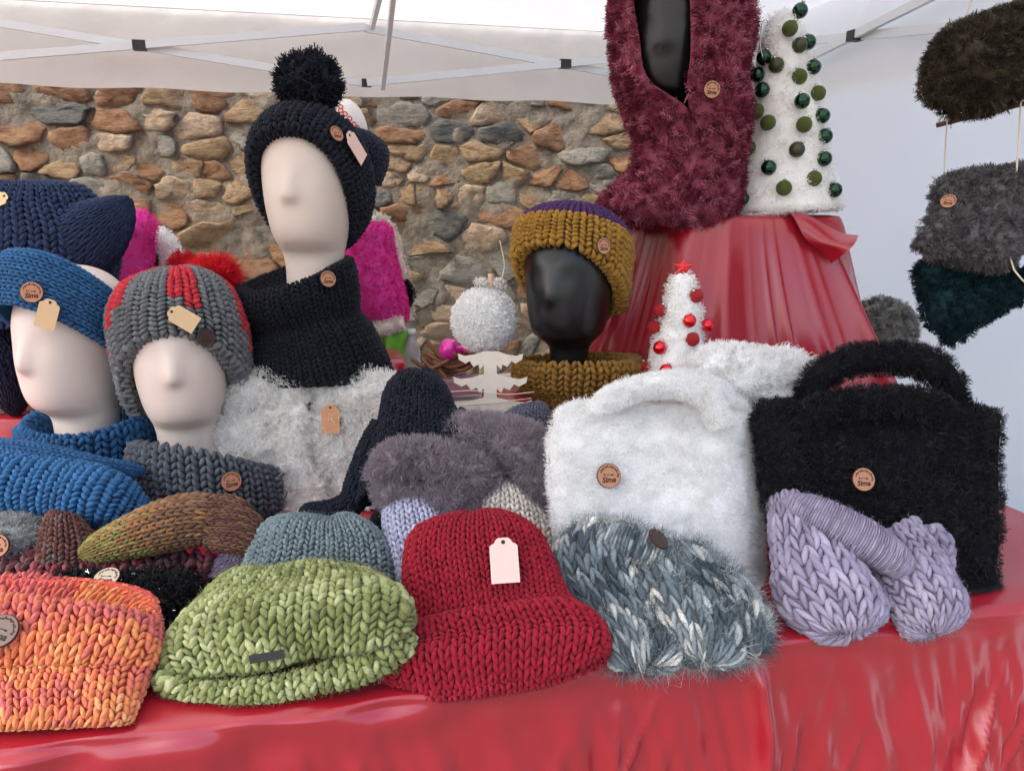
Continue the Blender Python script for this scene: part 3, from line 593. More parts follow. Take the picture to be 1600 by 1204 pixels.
# grey and red beanie
GREY = lin(112, 115, 118); REDY = lin(196, 44, 58)
be = thing('beanie', 'grey chunky beanie with red stripes and red fur pompom', 'hat', fr2(0, 0, 0))
S = loft([ring(fr2, (0, .004, .048), .084, (0, .085, -.112)), ring(fr2, (0, .0, .034), .092, (0, .097, -.124)), ring(fr2, (0, .004, .045), .099, (0, .103, -.120)), ring(fr2, (0, .010, .095), .104, (0, .108, -.095)), ring(fr2, (0, .018, .155), .101, (0, .106, -.062)), ring(fr2, (0, .03, .207), .082, (0, .084, -.036)), ring(fr2, (0, .038, .238), .044, (0, .044, -.015)), ring(fr2, (0, .04, .248), .008, (0, .008, 0))])
noise_surf(S, .002, (5, 12), 2)
def redgrey(t, wv, r):
    k = np.floor(wv*30).astype(int); red = np.isin(k % 5, (0, 1)) & (t > .32+.05*(k % 2)); side = np.isin(k % 30, (8, 21)) & (t > .24); return np.where((red | side)[:, None], REDY, GREY)
knit(S, 30, 26, redgrey, be, seed=2, fuzz=1200, high=1.25, basecol=GREY*.7)
p, n = S.on(324, 528); button(be, p, n, .0145, 'dark', lift=.006); p, n = S.on(293, 497); ptag(be, p, n,   .029, 'kraft', roll=.95, lift=.017)
c = P(334, 440, 1.47); S = tube([(c+np.array([0, 0, -.028]), .006), (c+np.array([0, 0, -.02]), .02), (c, .030), (c+np.array([0, 0, .02]), .022), (c+np.array([0, 0, .028]), .004)], nt_=30, nw_=40)
pp = fur(S, 5000, .030, .0006, lin(226, 24, 46), be, clump=6, spread=.003, tilt=.35, name='pompom', bname='pompom_core', m=FUR, cull=-.8); pp['label'] = 'red faux fur pompom'
# navy bonnet with pompom
NAVY = lin(30, 33, 46); NAVY2 = lin(24, 26, 36)
bn = thing('bonnet', 'black-navy ribbed bonnet with large curly pompom on tall mannequin', 'hat', fr3(0, .02, .0))
S = loft([ring(fr3, (0, -.022, .092), .076, (0, .060, -.092)), ring(fr3, (0, -.036, .088), .082, (0, .066, -.100)), ring(fr3, (0, -.028, .092), .090, (0, .072, -.109)), ring(fr3, (0, .0, .105), .096, (0, .082, -.112)), ring(fr3, (0, .04, .128), .095, (0, .085, -.104)), ring(fr3, (0, .072, .155), .079, (0, .068, -.078)), ring(fr3, (0, .095, .174), .045, (0, .038, -.044)), ring(fr3, (0, .10, .178), .006, (0, .005, -.005))])
knit(S, 36, 24, NAVY, bn, seed=3, fuzz=1500, high=1.25, basecol=NAVY*.7)
p, n = S.on(526, 212); button(bn, p, n, .0135, 'tan', lift=.006); p, n = S.on(550, 232); ptag(bn, p, n, .034, 'pink', roll=.62, lift=.017)
c = P(483, 132, 1.47); S = tube([(c+ZA*-.052, .006), (c+ZA*-.040, .032), (c+ZA*-.012, .0475), (c+ZA*.016, .0465), (c+ZA*.038, .030), (c+ZA*.048, .004)], nt_=40, nw_=60)
pp = fur(S, 4200, .014, .0014, lin(44, 46, 58), bn, clump=7, spread=.0016, tilt=.4, name='pompom', bname='pompom_core', m=FUR, cull=-.8, gather=.15, curl=.5, var=.25); pp['label'] = 'round navy yarn pompom'
# navy cowl under it
nc_ = thing('cowl', 'tall black-navy knit cowl with wooden button below the pale tall mannequin', 'cowl', P(495, 595, 1.40))
S = loft([st((440, 465), (525, 425), 1.46, B=(0, .055, .01)), st((402, 456), (530, 410), 1.46, B=(0, .075, .014)), st((380, 450), (546, 403), 1.46, B=(0, .092, .016)), st((374, 468), (553, 415), 1.46, B=(0, .102, .012)), st((380, 494), (556, 452), 1.46, B=(0, .102, .0)), st((400, 518), (556, 486), 1.46, B=(0, .088, 0)), st((398, 536), (575, 508), 1.46, B=(0, .100, 0)), st((394, 560), (596, 540), 1.46, B=(0, .108, 0)), st((388, 580), (612, 568), 1.46, B=(0, .112, 0)), st((392, 586), (618, 582), 1.46, B=(0, .112, 0))], e=2.0)
S.disp(smooth_noise(S.G.shape[:2], (6, 10), 4)*.0045)
knit(S, 40, 30, NAVY2, nc_, seed=4, fuzz=1800, high=1.2, basecol=NAVY2*.7); p, n = S.on(515, 437); button(nc_, p, n, .0145, 'tan', lift=.005)
# blue cowl: back ring and a fat front roll
bc = thing('cowl', 'bright blue chunky knit cowl heaped round the leftmost mannequin neck', 'cowl', P(100, 820, 1.30))
S = loft(cowl_rings(fr1, [(.07, .07, -.16), (.080, .085, -.07, .0, .01), (.092, .095, -.028, 0, .012, .014), (.103, .106, -.026, 0, .014, .014), (.108, .112, -.06, 0, .014), (.108, .112, -.12, 0, .01), (.100, .105, -.15, 0, .01)]))
noise_surf(S, .004, (4, 9), 5); knit(S, 30, 20, BLUE2, bc, seed=5, name='ring_stitches', bname='neck_ring', high=1.2, fuzz=900)
S = ptube([(-90, 730, 1.16, 20), (-40, 745, 1.16, 40), (40, 760, 1.15, 47), (110, 770, 1.15, 48), (165, 782, 1.15, 44), (212, 800, 1.16, 28), (232, 806, 1.17, 8)], flat=.92)
noise_surf(S, .004, (7, 5), 6); knit(S.T(), 17, 34, BLUE, bc, fine=True, seed=6, name='roll_stitches', bname='front_roll', high=1.15, fuzz=1200)
S = ptube([(-60, 694, 1.22, 12), (0, 704, 1.2, 20), (70, 714, 1.19, 21), (140, 728, 1.19, 18), (200, 735, 1.21, 14), (228, 735, 1.22, 5)], flat=.9)
knit(S, 12, 36, BLUE2, bc, seed=7, name='fold_stitches', bname='upper_fold', fuzz=500)
# grey cowl
gc = thing('cowl', 'slate grey ribbed knit cowl with tan button round mannequin neck', 'cowl', P(330, 800, 1.30)); SLATE = lin(84, 90, 98)
S = loft([st((240, 735), (400, 765), 1.335, B=(0, .06, -.02)), st((228, 706), (418, 736), 1.335, B=(0, .082, -.038)), st((217, 698), (432, 730), 1.335, B=(0, .094, -.042)), st((213, 706), (446, 742), 1.335, B=(0, .102, -.042)), st((214, 735), (452, 768), 1.335, B=(0, .106, -.040)), st((222, 768), (450, 792), 1.335, B=(0, .106, -.036)), st((235, 790), (435, 806), 1.335, B=(0, .098, -.03))], e=2.0)
noise_surf(S, .0025, (4, 10), 8); knit(S, 36, 16, SLATE, gc, seed=8, high=1.25, fuzz=900); p, n = S.on(364, 752); button(gc, p, n, .0165, 'tan', lift=.005, roll=.1)
# mustard and purple hat
MUST = lin(160, 116, 34); MUST2 = lin(132, 94, 28); PURP = lin(74, 42, 92)
mh = thing('beanie', 'mustard ribbed beanie with purple crown on black mannequin', 'hat', fr4(0, 0, 0))
S = loft([ring(fr4, (0, .004, .112), .082, (0, .088, -.072)), ring(fr4, (0, .002, .100), .090, (0, .100, -.080)), ring(fr4, (0, .004, .108), .098, (0, .107, -.078)), ring(fr4, (0, .010, .142), .099, (0, .107, -.062)), ring(fr4, (0, .018, .178), .099, (0, .107, -.042)), ring(fr4, (0, .024, .196), .090, (0, .094, -.035)), ring(fr4, (0, .032, .220), .066, (0, .066, -.022)), ring(fr4, (0, .038, .234), .03, (0, .03, -.01)), ring(fr4, (0, .04, .238), .005, (0, .005, 0))])
knit(S, 30, 24, lambda t, wv, r: np.where((t > .43)[:, None], PURP, MUST), mh, seed=9, high=1.3, fuzz=700, basecol=MUST*.6); p, n = S.on(943, 386); button(mh, p, n, .0135, 'tan', lift=.006)
mc_ = thing('cowl', 'mustard brown chunky cowl below the black mannequin', 'cowl', P(900, 630, 1.40))
S = loft([st((840, 599), (960, 599), 1.41, B=(0, .055, -.005)), st((826, 574), (975, 570), 1.41, B=(0, .085, -.010)), st((812, 562), (992, 562), 1.41, B=(0, .105, -.012)), st((804, 574), (1004, 574), 1.41, B=(0, .114, -.012)), st((808, 596), (996, 598), 1.41, B=(0, .112, -.012)), st((832, 614), (972, 614), 1.40, B=(0, .095, -.012)), st((840, 626), (964, 624), 1.40, B=(0, .098, -.012)), st((850, 638), (950, 636), 1.40, B=(0, .085, -.005))], e=2.)
noise_surf(S, .003, (4, 9), 10); knit(S, 34, 18, MUST2, mc_, seed=10, high=1.25, fuzz=600)
# burgundy fur hood
hd = thing('hood', 'burgundy chenille fur hood with collar on black mannequin', 'hood', fr5(0, 0, -.22))
BURG = hsv_mix([lin(152, 62, 86), lin(124, 44, 66), lin(200, 122, 142), lin(96, 30, 50)], [4, 3, 2.4, 2])
S = loft([st((960, 352), (1120, 350), 1.56, B=(0, .10, 0)), st((934, 335), (1142, 335), 1.56, B=(0, .12, 0)), st((940, 305), (1148, 305), 1.56, B=(0, .125, 0)), st((985, 265), (1145, 265), 1.56, B=(0, .11, 0)), st((996, 225), (1152, 225), 1.56, B=(0, .105, 0)), st((985, 180), (1162, 180), 1.56, B=(0, .112, 0)), st((976, 148), (1168, 148), 1.565, B=(0, .120, 0)), st((966, 110), (1172, 110), 1.57, B=(0, .13, 0)), st((962, 40), (1172, 40), 1.58, B=(0, .135, 0)), st((968, -40), (1160, -40), 1.59, B=(0, .135, 0)), st((985, -100), (1135, -100), 1.60, B=(0, .11, 0)), st((1020, -140), (1090, -140), 1.61, B=(0, .05, 0)), st((1050, -150), (1062, -150), 1.61, B=(0, .01, 0))],
         gap=[0, 0, 0, 0, 0, 0, .20, .32, .36, .34, .1, 0, 0])
Rm = S.G-np.array([fr5.o[0], fr5.o[1], 0]); an = -math.radians(20)            # opening turned towards the left
cx = S.G.mean(1, keepdims=True); q = S.G-cx; q2 = q.copy(); ca, sa = math.cos(an), math.sin(an)
gm = np.clip((S.G[..., 2:3]-(fr5.o[2]-.06))/.08, 0, 1); an_ = -math.radians(24)*gm[..., 0]; q2[..., 0] = q[..., 0]*np.cos(an_)-q[..., 1]*-np.sin(an_)*-1; q2[..., 1] = q[..., 0]*np.sin(an_)+q[..., 1]*np.cos(an_)
S = Surf(cx+q2, False).orient(); S.disp(smooth_noise(S.G.shape[:2], (14, 12), 12, False)*.006)
fur(S, 62000, .012, .0007, BURG, hd, clump=13, gather=.35, curl=.5, spread=.0042, tilt=.8, m=FUR, bname='hood_body', grav=.2, cull=-.5); p, n = S.on(1110, 146); button(hd, p, n, .0145, 'tan', lift=.010)

# ================================================================== foreground knitwear on the table
# red beanie
rb = thing('beanie', 'dark red chunky ribbed beanie with pink price tag at table front', 'hat', P(775, 1085, td(775, 1085))); CRIM = lin(152, 12, 38)
S = loft([st((650, 1062), (890, 1030), 0.8141, th=.003), st((612, 1066), (930, 1026), 0.8073, th=.016), st((604, 1060), (946, 1012), 0.8112, th=.026), st((612, 1034), (942, 988), 0.8336, th=.032), st((618, 1008), (918, 964), 0.8520, th=.041), st((634, 990), (898, 950), 0.8660, th=.033), st((638, 970), (886, 940), 0.8760, th=.033), st((638, 930), (872, 915), 0.9019, th=.042), st((640, 882), (856, 872), 0.9360, th=.046), st((652, 838), (838, 834), 0.9604, th=.042), st((692, 810), (800, 808), 0.9799, th=.026), st((728, 804), (765, 803), 0.9867, th=.008)], e=2.3)
tt_ = np.linspace(0, 1, S.G.shape[0])[:, None]; ww = np.linspace(0, 1, S.G.shape[1])[None]
S.disp(smooth_noise(S.G.shape[:2], (6, 9), 13)*.0035-.010*np.clip((tt_-.80)/.2, 0, 1)*np.exp(-((ww-.47)/.035)**2))
knit(S, 36, 34, CRIM, rb, fine=True, seed=11, high=1.2, var=.07, fuzz=2500, fuzzlen=.005, cull=-.4)
S2 = ptube([(606, 1060, 0.8141, 6), (622, 1074, 0.8014, 14), (690, 1077, 0.7898, 16), (775, 1069, 0.7917, 16), (860, 1051, 0.8053, 16), (925, 1030, 0.8209, 14), (950, 1016, 0.8336, 5)], flat=.8); noise_surf(S2, .001, (8, 5), 131); knit(S2.T(), 22, 9, CRIM, rb, seed=111, name='brim_stitches', bname='back_brim', fuzz=500, fuzzlen=.005)
p, n = S.on(790, 873); ptag(rb, p, n*.6+np.array([0, -.7, .4]), .0335, 'pink', roll=.06, lift=.018)
# green beanie
gb = thing('beanie', 'lime green slouchy beanie with open brim at table front', 'hat', P(450, 1105, td(450, 1105)))
GREEN = hsv_mix([lin(118, 124, 70), lin(138, 146, 86), lin(154, 162, 102), lin(176, 180, 126)], [2, 4, 4, 2], (20, 40))
S = loft([st((310, 1052), (590, 990), 0.8126, th=.003), st((275, 1050), (626, 982), 0.8028, th=.018), st((262, 1040), (640, 970), 0.8097, th=.030), st((270, 1014), (636, 952), 0.8294, th=.036), st((290, 988), (625, 940), 0.8520, th=.038), st((318, 952), (612, 928), 0.8816, th=.036), st((340, 922), (594, 910), 0.9042, th=.032), st((362, 908), (572, 902), 0.9180, th=.022), st((400, 902), (540, 898), 0.9279, th=.010), st((450, 900), (490, 899), 0.9298, th=.003)], e=2.3)
S.disp(smooth_noise(S.G.shape[:2], (6, 11), 14)*.0045-.008*np.clip((tt_-.75)/.25, 0, 1)*(np.exp(-((ww-.42)/.03)**2)+np.exp(-((ww-.56)/.03)**2)))
knit(S, 32, 27, GREEN, gb, fine=True, seed=12, high=1.1, fat=.98, jit=.07, fuzz=7000, fuzzlen=.008, slant=.19, cull=-.4)
S2 = ptube([(262, 1044, 0.8097, 12), (268, 1068, 0.7880, 22), (310, 1086, 0.7782, 22), (400, 1082, 0.7732, 22), (490, 1064, 0.7782, 22), (570, 1040, 0.7880, 21), (622, 1012, 0.8028, 18), (640, 988, 0.8175, 8)], flat=.8); noise_surf(S2, .0015, (8, 5), 132); knit(S2.T(), 19, 9, GREEN, gb, seed=113, name='brim_stitches', bname='back_brim', jit=.08, fuzz=2500, fuzzlen=.008)
p, n = S.on(421, 1018)
lb = mk('label_strip', np.array([[x, y, z] for x in (-.019, .019) for y in (-.0045, .0045) for z in (0, .0015)]), [BOXF], mat('black_leather', lin(34, 32, 34), rough=.45), gb, smooth=False); par(lb, gb, p+n*.011); lb.rotation_euler = orient(n, roll=.16)
# orange cowl
oc = thing('cowl', 'orange and coral variegated chunky cowl with folded top at the left', 'cowl', P(60, 1160, td(60, 1160)))
orange = hsv_mix([lin(202, 98, 94), lin(216, 110, 86), lin(224, 122, 74), lin(228, 142, 78), lin(234, 168, 116)], [2.5, 3, 4, 3, 2], (9, 9))
S = loft([st((-190, 1160), (190, 1132), 0.7560, B=(0, .02, -.01)), st((-200, 1168), (206, 1142), 0.7229, B=(0, .014, -.028)), st((-200, 1120), (216, 1096), 0.7560, th=.036), st((-200, 1070), (230, 1052), 0.7862, th=.028), st((-200, 1030), (246, 1018), 0.8032, th=.046), st((-200, 980), (252, 976), 0.8363, th=.048), st((-200, 948), (248, 958), 0.8552, B=(0, .036, .022)), st((-195, 936), (240, 952), 0.8647, B=(0, .022, .014)), st((-185, 945), (225, 958), 0.8666, B=(0, .010, .006)), st((-180, 965), (215, 975), 0.8599, B=(0, .004, .002))], e=2.5)
noise_surf(S, .003, (7, 10), 15); knit(S, 46, 28, orange, oc, fine=True, seed=13, high=1.2, jit=.08, fuzz=3000, fuzzlen=.006, basecol=lin(205, 85, 80))
p, n = S.on(14, 983); button(oc, p, n, .0175, 'grey', lift=.006, roll=-.25)
S = ptube([(-60, 922, 0.9025, 18), (60, 920, 0.9025, 21), (110, 926, 0.9025, 19), (150, 934, 0.9025, 16), (200, 950, 0.8977, 13), (240, 964, 0.8883, 6)], flat=.8)
knit(S, 10, 34, hsv_mix([lin(206, 80, 92), lin(190, 104, 112), lin(222, 96, 96)], [3, 2, 2]), oc, seed=14, name='inner_rim_stitches', bname='inner_rim', jit=.1, fuzz=700)
# black glitter cowl
kc = thing('cowl', 'black fluffy cowl with silver glitter and pale button behind orange cowl', 'cowl', P(200, 1090, td(200, 1090)))
S = loft([st((-20, 1098), (250, 1086), 0.8928, th=.028), st((20, 1040), (268, 1040), 0.9216, th=.034), st((60, 970), (294, 958), 0.9552, th=.036), st((80, 918), (310, 912), 0.9792, th=.032), st((90, 906), (300, 902), 0.9840, th=.018), st((100, 914), (285, 910), 0.9840, th=.008)], e=2.5)
noise_surf(S, .004, (6, 8), 16); fur(S, 26000, .008, .0007, lin(24, 24, 27), kc, clump=8, spread=.002, tilt=.8, m=FURDARK, cull=-.2, curl=.6, var=.35)
fur(S, 500, .008, .0005, (.8, .8, .8), kc, clump=1, tilt=1., m=GLIT, name='glitter_thread', base=False, lift=.004); p, n = S.on(172, 908); button(kc, p, n, .0165, 'pale', lift=.009, roll=.1)
# burgundy mix cowl
bm_ = thing('cowl', 'burgundy and grey-brown mixed wool cowl behind the black glitter cowl', 'cowl', P(180, 950, 1.02))
S = loft([st((-160, 985), (300, 975), 1.03, th=.034), st((-160, 925), (330, 925), 1.05, th=.036), st((-160, 885), (352, 890), 1.065, th=.034), st((-150, 868), (350, 872), 1.075, th=.020), st((-140, 875), (335, 880), 1.075, th=.008)], e=2.5)
noise_surf(S, .004, (5, 12), 17); knit(S, 44, 14, hsv_mix([lin(128, 56, 68), lin(150, 78, 90), lin(106, 82, 78), lin(88, 42, 52)], [4, 2, 2, 2], (6, 16)), bm_, seed=15, jit=.12, high=1.2, fuzz=2500, fuzzlen=.008)
# olive glove
gl = thing('glove', 'olive and rust knit fingerless glove lying on the pile', 'glove', P(280, 870, 1.06))
def olive(t, wv, r):
    c = np.array([lin(132, 122, 62), lin(140, 98, 62), lin(114, 84, 60), lin(104, 68, 58), lin(148, 136, 76)]); k = np.clip((t*3.2+r.normal(0, .5, len(t))).astype(int), 0, 3); k = np.where((r.random(len(t)) < .2) & (t < .5), 4, k); return c[k]
S = ptube([(130, 868, 1.04, 8), (155, 858, 1.045, 24), (205, 838, 1.05, 38), (262, 820, 1.055, 46), (310, 812, 1.06, 45), (338, 816, 1.065, 40), (356, 820, 1.07, 30), (362, 822, 1.07, 18)], flat=.8)
noise_surf(S, .002, (5, 6), 18); knit(S, 18, 22, olive, gl, seed=16, high=1.25, fuzz=1500, fuzzlen=.005, bname='palm')
for k_, q in enumerate([((325, 786, 1.06), (362, 788, 1.05), (388, 800, 1.045)), ((335, 806, 1.045), (378, 806, 1.035), (405, 820, 1.03)), ((335, 826, 1.035), (380, 828, 1.025), (410, 840, 1.022)), ((325, 844, 1.03), (364, 850, 1.02), (392, 858, 1.018))]):
    S = ptube([(*q[0], 13), (*q[1], 13.5), (*q[2], 11), (q[2][0]+8, q[2][1]+1, q[2][2], 4)], nt_=40, nw_=60); knit(S, 9, 9, hsv_mix([lin(98, 66, 52), lin(84, 54, 46), lin(112, 78, 58)], [3, 3, 2]), gl, seed=30+k_, name='finger_stitches', bname='finger')
# brown glove cuff
cf = thing('glove', 'brown ribbed glove cuff poking out beside the olive glove', 'glove', P(110, 868, 1.06))
S = loft([st((62, 880), (160, 880), 1.06, th=.03), st((70, 845), (150, 855), 1.07, th=.032), st((76, 812), (132, 822), 1.085, th=.026), st((82, 800), (120, 806), 1.09, th=.014), st((88, 806), (112, 810), 1.09, th=.005)], nt_=60, nw_=110)
knit(S, 15, 13, hsv_mix([lin(104, 68, 62), lin(88, 56, 52), lin(96, 84, 80)], [3, 3, 1]), cf, seed=17, high=1.3)
# grey fluffy piece at the left edge
gf = thing('headband', 'pale grey fluffy headband with tan button at left edge', 'headband', P(10, 872, 1.10))
S = ptube([(-70, 850, 1.10, 20), (-30, 844, 1.09, 36), (20, 844, 1.08, 38), (50, 850, 1.08, 28), (66, 856, 1.08, 10)], flat=.9); fur(S, 9000, .014, .0007, lin(168, 172, 172), gf, clump=9, spread=.003, tilt=.5); p, n = S.on(8, 848); button(gf, p, n, .0165, 'tan', lift=.012)
# teal grey beanie
tb = thing('beanie', 'grey-teal knit beanie lying behind the green beanie', 'hat', P(500, 930, .98)); TEAL = lin(116, 132, 136)
S = loft([st((352, 985), (628, 985), .95, th=.04), st((375, 910), (618, 910), .99, th=.042), st((396, 860), (606, 862), 1.02, th=.042), st((420, 828), (584, 830), 1.04, th=.036), st((470, 814), (555, 813), 1.052, th=.018), st((505, 811), (530, 811), 1.055, th=.005)], e=2.3)
S.disp(smooth_noise(S.G.shape[:2], (5, 9), 19)*.005); knit(S, 34, 26, TEAL, tb, seed=18, jit=.08, high=1.15, fuzz=2500, fuzzlen=.006)
# lavender band behind
lv = thing('scarf', 'dusty lavender knit scarf end behind the grey-teal beanie', 'scarf', P(450, 860, 1.08)); LAV = lin(150, 136, 162)
S = ptube([(320, 905, 1.06, 14), (360, 880, 1.07, 26), (420, 848, 1.09, 32), (490, 835, 1.09, 28), (550, 832, 1.09, 22), (590, 845, 1.09, 6)], flat=.8); knit(S, 18, 30, LAV, lv, seed=19, fuzz=900)
# cream beanie
cb = thing('beanie', 'cream white ribbed beanie behind the red beanie', 'hat', P(780, 870, 1.05)); CREAM = lin(226, 216, 202)
S = loft([st((690, 920), (880, 920), 1.03, th=.035), st((686, 860), (876, 862), 1.06, th=.04), st((694, 808), (868, 812), 1.085, th=.04), st((716, 774), (848, 778), 1.10, th=.034), st((752, 757), (815, 759), 1.108, th=.016), st((772, 755), (792, 755), 1.11, th=.004)], e=2.3)
S.disp(smooth_noise(S.G.shape[:2], (5, 9), 20)*.003-.008*np.clip((tt_-.7)/.3, 0, 1)*np.exp(-((ww-.45)/.03)**2)); knit(S, 28, 20, CREAM, cb, seed=20, high=1.15, fuzz=1200)
# pale lilac beanie
pb = thing('beanie', 'pale lilac knit beanie squeezed between red and grey-teal beanies', 'hat', P(650, 880, 1.0)); LIL = lin(170, 172, 196)
S = loft([st((628, 930), (720, 925), .99, th=.03), st((612, 870), (715, 865), 1.02, th=.034), st((602, 825), (705, 820), 1.05, th=.034), st((604, 792), (690, 786), 1.07, th=.026), st((625, 780), (665, 776), 1.075, th=.012), st((640, 778), (650, 777), 1.076, th=.004)], e=2.3); knit(S, 20, 18, LIL, pb, seed=21, fuzz=700)
# black piece between
bp_ = thing('scarf', 'black knit scarf end in the gap beside pale lilac beanie', 'scarf', P(600, 860, 1.08))
S = ptube([(520, 905, 1.08, 8), (570, 860, 1.08, 26), (600, 815, 1.09, 30), (610, 780, 1.10, 18), (612, 765, 1.10, 4)], flat=.7); knit(S, 16, 20, lin(26, 27, 32), bp_, seed=22)
# navy earflap hat
eh = thing('earflap_hat', 'navy crochet earflap hat with long tie on the cream fleece', 'hat', P(640, 760, 1.15)); NV = lin(27, 30, 42)
S = loft([st((560, 790), (745, 700), 1.11, th=.035), st((572, 740), (742, 665), 1.135, th=.04), st((590, 680), (722, 640), 1.165, th=.042), st((602, 632), (706, 612), 1.19, th=.042), st((620, 596), (688, 590), 1.205, th=.032), st((642, 578), (670, 577), 1.212, th=.012), st((652, 576), (660, 576), 1.213, th=.003)], e=2.3)
noise_surf(S, .004, (5, 8), 23); knit(S, 32, 26, NV, eh, seed=23, high=1.2, fuzz=900, jit=.12)
S = ptube([(600, 660, 1.16, 20), (585, 700, 1.15, 26), (565, 750, 1.135, 25), (548, 785, 1.125, 22), (515, 798, 1.12, 18), (480, 800, 1.12, 15), (468, 802, 1.12, 4)], flat=.8); knit(S, 12, 40, NV, eh, seed=24, high=1.2, jit=.12, bname='tie', name='tie_stitches')
S = ptube([(715, 650, 1.17, 14), (735, 655, 1.165, 9), (752, 660, 1.16, 3)], nt_=30, nw_=40); knit(S, 8, 8, NV, eh, seed=25, bname='ear_flap', name='flap_stitches')
# mauve fur headband
mv = thing('headband', 'mauve grey fluffy fur headband twisted in two loops', 'headband', P(730, 800, 1.10)); MAU = lin(166, 154, 162)
S1 = ptube([(598, 752, 1.10, 24), (612, 722, 1.095, 28), (650, 712, 1.09, 28), (700, 722, 1.085, 32), (745, 742, 1.08, 36), (770, 760, 1.075, 14)], flat=.9)
fur(S1, 20000, .012, .0005, MAU, mv, clump=11, spread=.003, tilt=.45, seed=1, name='fur_upper_loop', bname='upper_loop', cull=-.5)
S1 = ptube([(606, 752, 1.10, 24), (622, 776, 1.08, 30), (665, 788, 1.07, 30), (720, 780, 1.065, 30), (755, 762, 1.07, 14)], flat=.9); fur(S1, 16000, .012, .0005, MAU, mv, clump=11, spread=.003, tilt=.45, seed=2, name='fur_lower_loop', bname='lower_loop', cull=-.5)
S1 = ptube([(690, 700, 1.13, 22), (715, 680, 1.13, 30), (770, 684, 1.12, 36), (820, 705, 1.11, 44), (846, 745, 1.10, 40), (856, 785, 1.095, 26), (850, 812, 1.09, 8)], flat=.9); fur(S1, 26000, .012, .0005, MAU, mv, clump=11, spread=.003, tilt=.45, seed=3, name='fur_back_loop', bname='back_loop', cull=-.5)
# mohair twisted headband
mo = thing('headband', 'blue-grey mohair chunky twisted headband leaning on the white bag', 'headband', P(1030, 1040, td(1030, 1040)))
MOH = hsv_mix([lin(66, 76, 84), lin(92, 106, 114), lin(122, 136, 142), lin(152, 162, 166), lin(192, 196, 192), lin(222, 218, 208)], [2.5, 3.5, 4, 3.5, 2, 1.2], (14, 16))
for k_, (ss, nc, nr) in enumerate([
    ([st((905, 822), (985, 850), 1.0098, th=.03), st((872, 852), (985, 880), 0.9792, th=.034), st((870, 905), (1005, 928), 0.9384, th=.036), st((902, 968), (1045, 978), 0.8925, th=.034), st((944, 1020), (1062, 1012), 0.8517, th=.030), st((966, 1040), (1050, 1030), 0.8313, th=.012), st((990, 1038), (1020, 1034), 0.8364, th=.002)], 17, 13),
    ([st((980, 850), (1040, 868), 0.9843, th=.028), st((985, 890), (1085, 905), 0.9537, th=.034), st((1008, 945), (1128, 955), 0.9078, th=.036), st((1032, 1005), (1150, 1002), 0.8619, th=.032), st((1052, 1030), (1140, 1028), 0.8384, th=.012), st((1085, 1032), (1110, 1031), 0.8415, th=.002)], 16, 11),
    ([st((1035, 868), (1082, 858), 0.9843, th=.026), st((1055, 905), (1125, 888), 0.9537, th=.032), st((1095, 955), (1172, 930), 0.9180, th=.034), st((1118, 1005), (1195, 975), 0.8792, th=.030), st((1140, 1030), (1192, 1010), 0.8568, th=.012), st((1160, 1024), (1172, 1018), 0.8619, th=.002)], 13, 10)]):
    S = loft(ss, nt_=80, nw_=140); noise_surf(S, .004, (5, 7), 40+k_); knit(S, nc, nr, MOH, mo, fine=True, seed=40+k_, jit=.13, high=1.2, fat=.95, slant=.2, var=.12, fuzz=6000, fuzzlen=.018, name='stitches', bname='loop')
S = ptube([(925, 838, 1.0047, 12), (955, 842, 0.9792, 32), (990, 852, 0.9639, 36), (1025, 868, 0.9588, 33), (1050, 884, 0.9639, 12)], flat=.9); knit(S.T(), 20, 8, MOH, mo, seed=44, jit=.12, slant=.04, fuzz=2500, fuzzlen=.014, name='wrap_stitches', bname='wrap_band', var=.14)
p, n = S.on(1020, 846); button(mo, p, np.array([.55, -.35, .75]), .015, 'dark', letter=False, lift=.008)
# lavender twisted headband
ld = thing('headband', 'lavender chunky twisted headband in front of the black fur bag', 'headband', P(1350, 1000, td(1350, 1000))); LV2 = hsv_mix([lin(152, 142, 166), lin(166, 156, 178), lin(140, 130, 154)], [4, 2, 2])
for k_, (ss, nc, nr) in enumerate([
    ([st((1206, 772), (1262, 800), 1.045, th=.028), st((1208, 840), (1310, 850), 1.0, th=.036), st((1214, 910), (1352, 910), .955, th=.040), st((1238, 962), (1384, 958), .92, th=.036), st((1275, 988), (1378, 980), .895, th=.014), st((1315, 988), (1345, 986), .90, th=.002)], 15, 12),
    ([st((1345, 858), (1420, 815), 1.03, th=.028), st((1362, 905), (1462, 852), 1.0, th=.036), st((1378, 950), (1490, 908), .965, th=.040), st((1398, 980), (1504, 950), .935, th=.034), st((1425, 992), (1488, 978), .92, th=.012), st((1450, 990), (1465, 986), .92, th=.002)], 15, 11),
    ([st((1404, 822), (1452, 822), 1.05, th=.026), st((1410, 870), (1476, 870), 1.03, th=.026), st((1430, 930), (1500, 925), .985, th=.024), st((1455, 940), (1480, 940), .98, th=.002)], 10, 8)]):
    S = loft(ss, nt_=80, nw_=140); noise_surf(S, .004, (5, 7), 50+k_); knit(S, nc, nr, LV2, ld, fine=True, seed=50+k_, jit=.10, high=1.15, fat=.98, slant=.2, fuzz=1500, fuzzlen=.008, name='stitches', bname='loop')
S = ptube([(1225, 782, 1.03, 12), (1262, 798, 1.005, 30), (1310, 822, .985, 36), (1360, 850, .97, 37), (1400, 876, .965, 30), (1425, 892, .97, 10)], flat=.9); knit(S.T(), 34, 8, LV2, ld, seed=54, jit=.08, slant=.02, name='wrap_stitches', bname='wrap_band', fuzz=700)

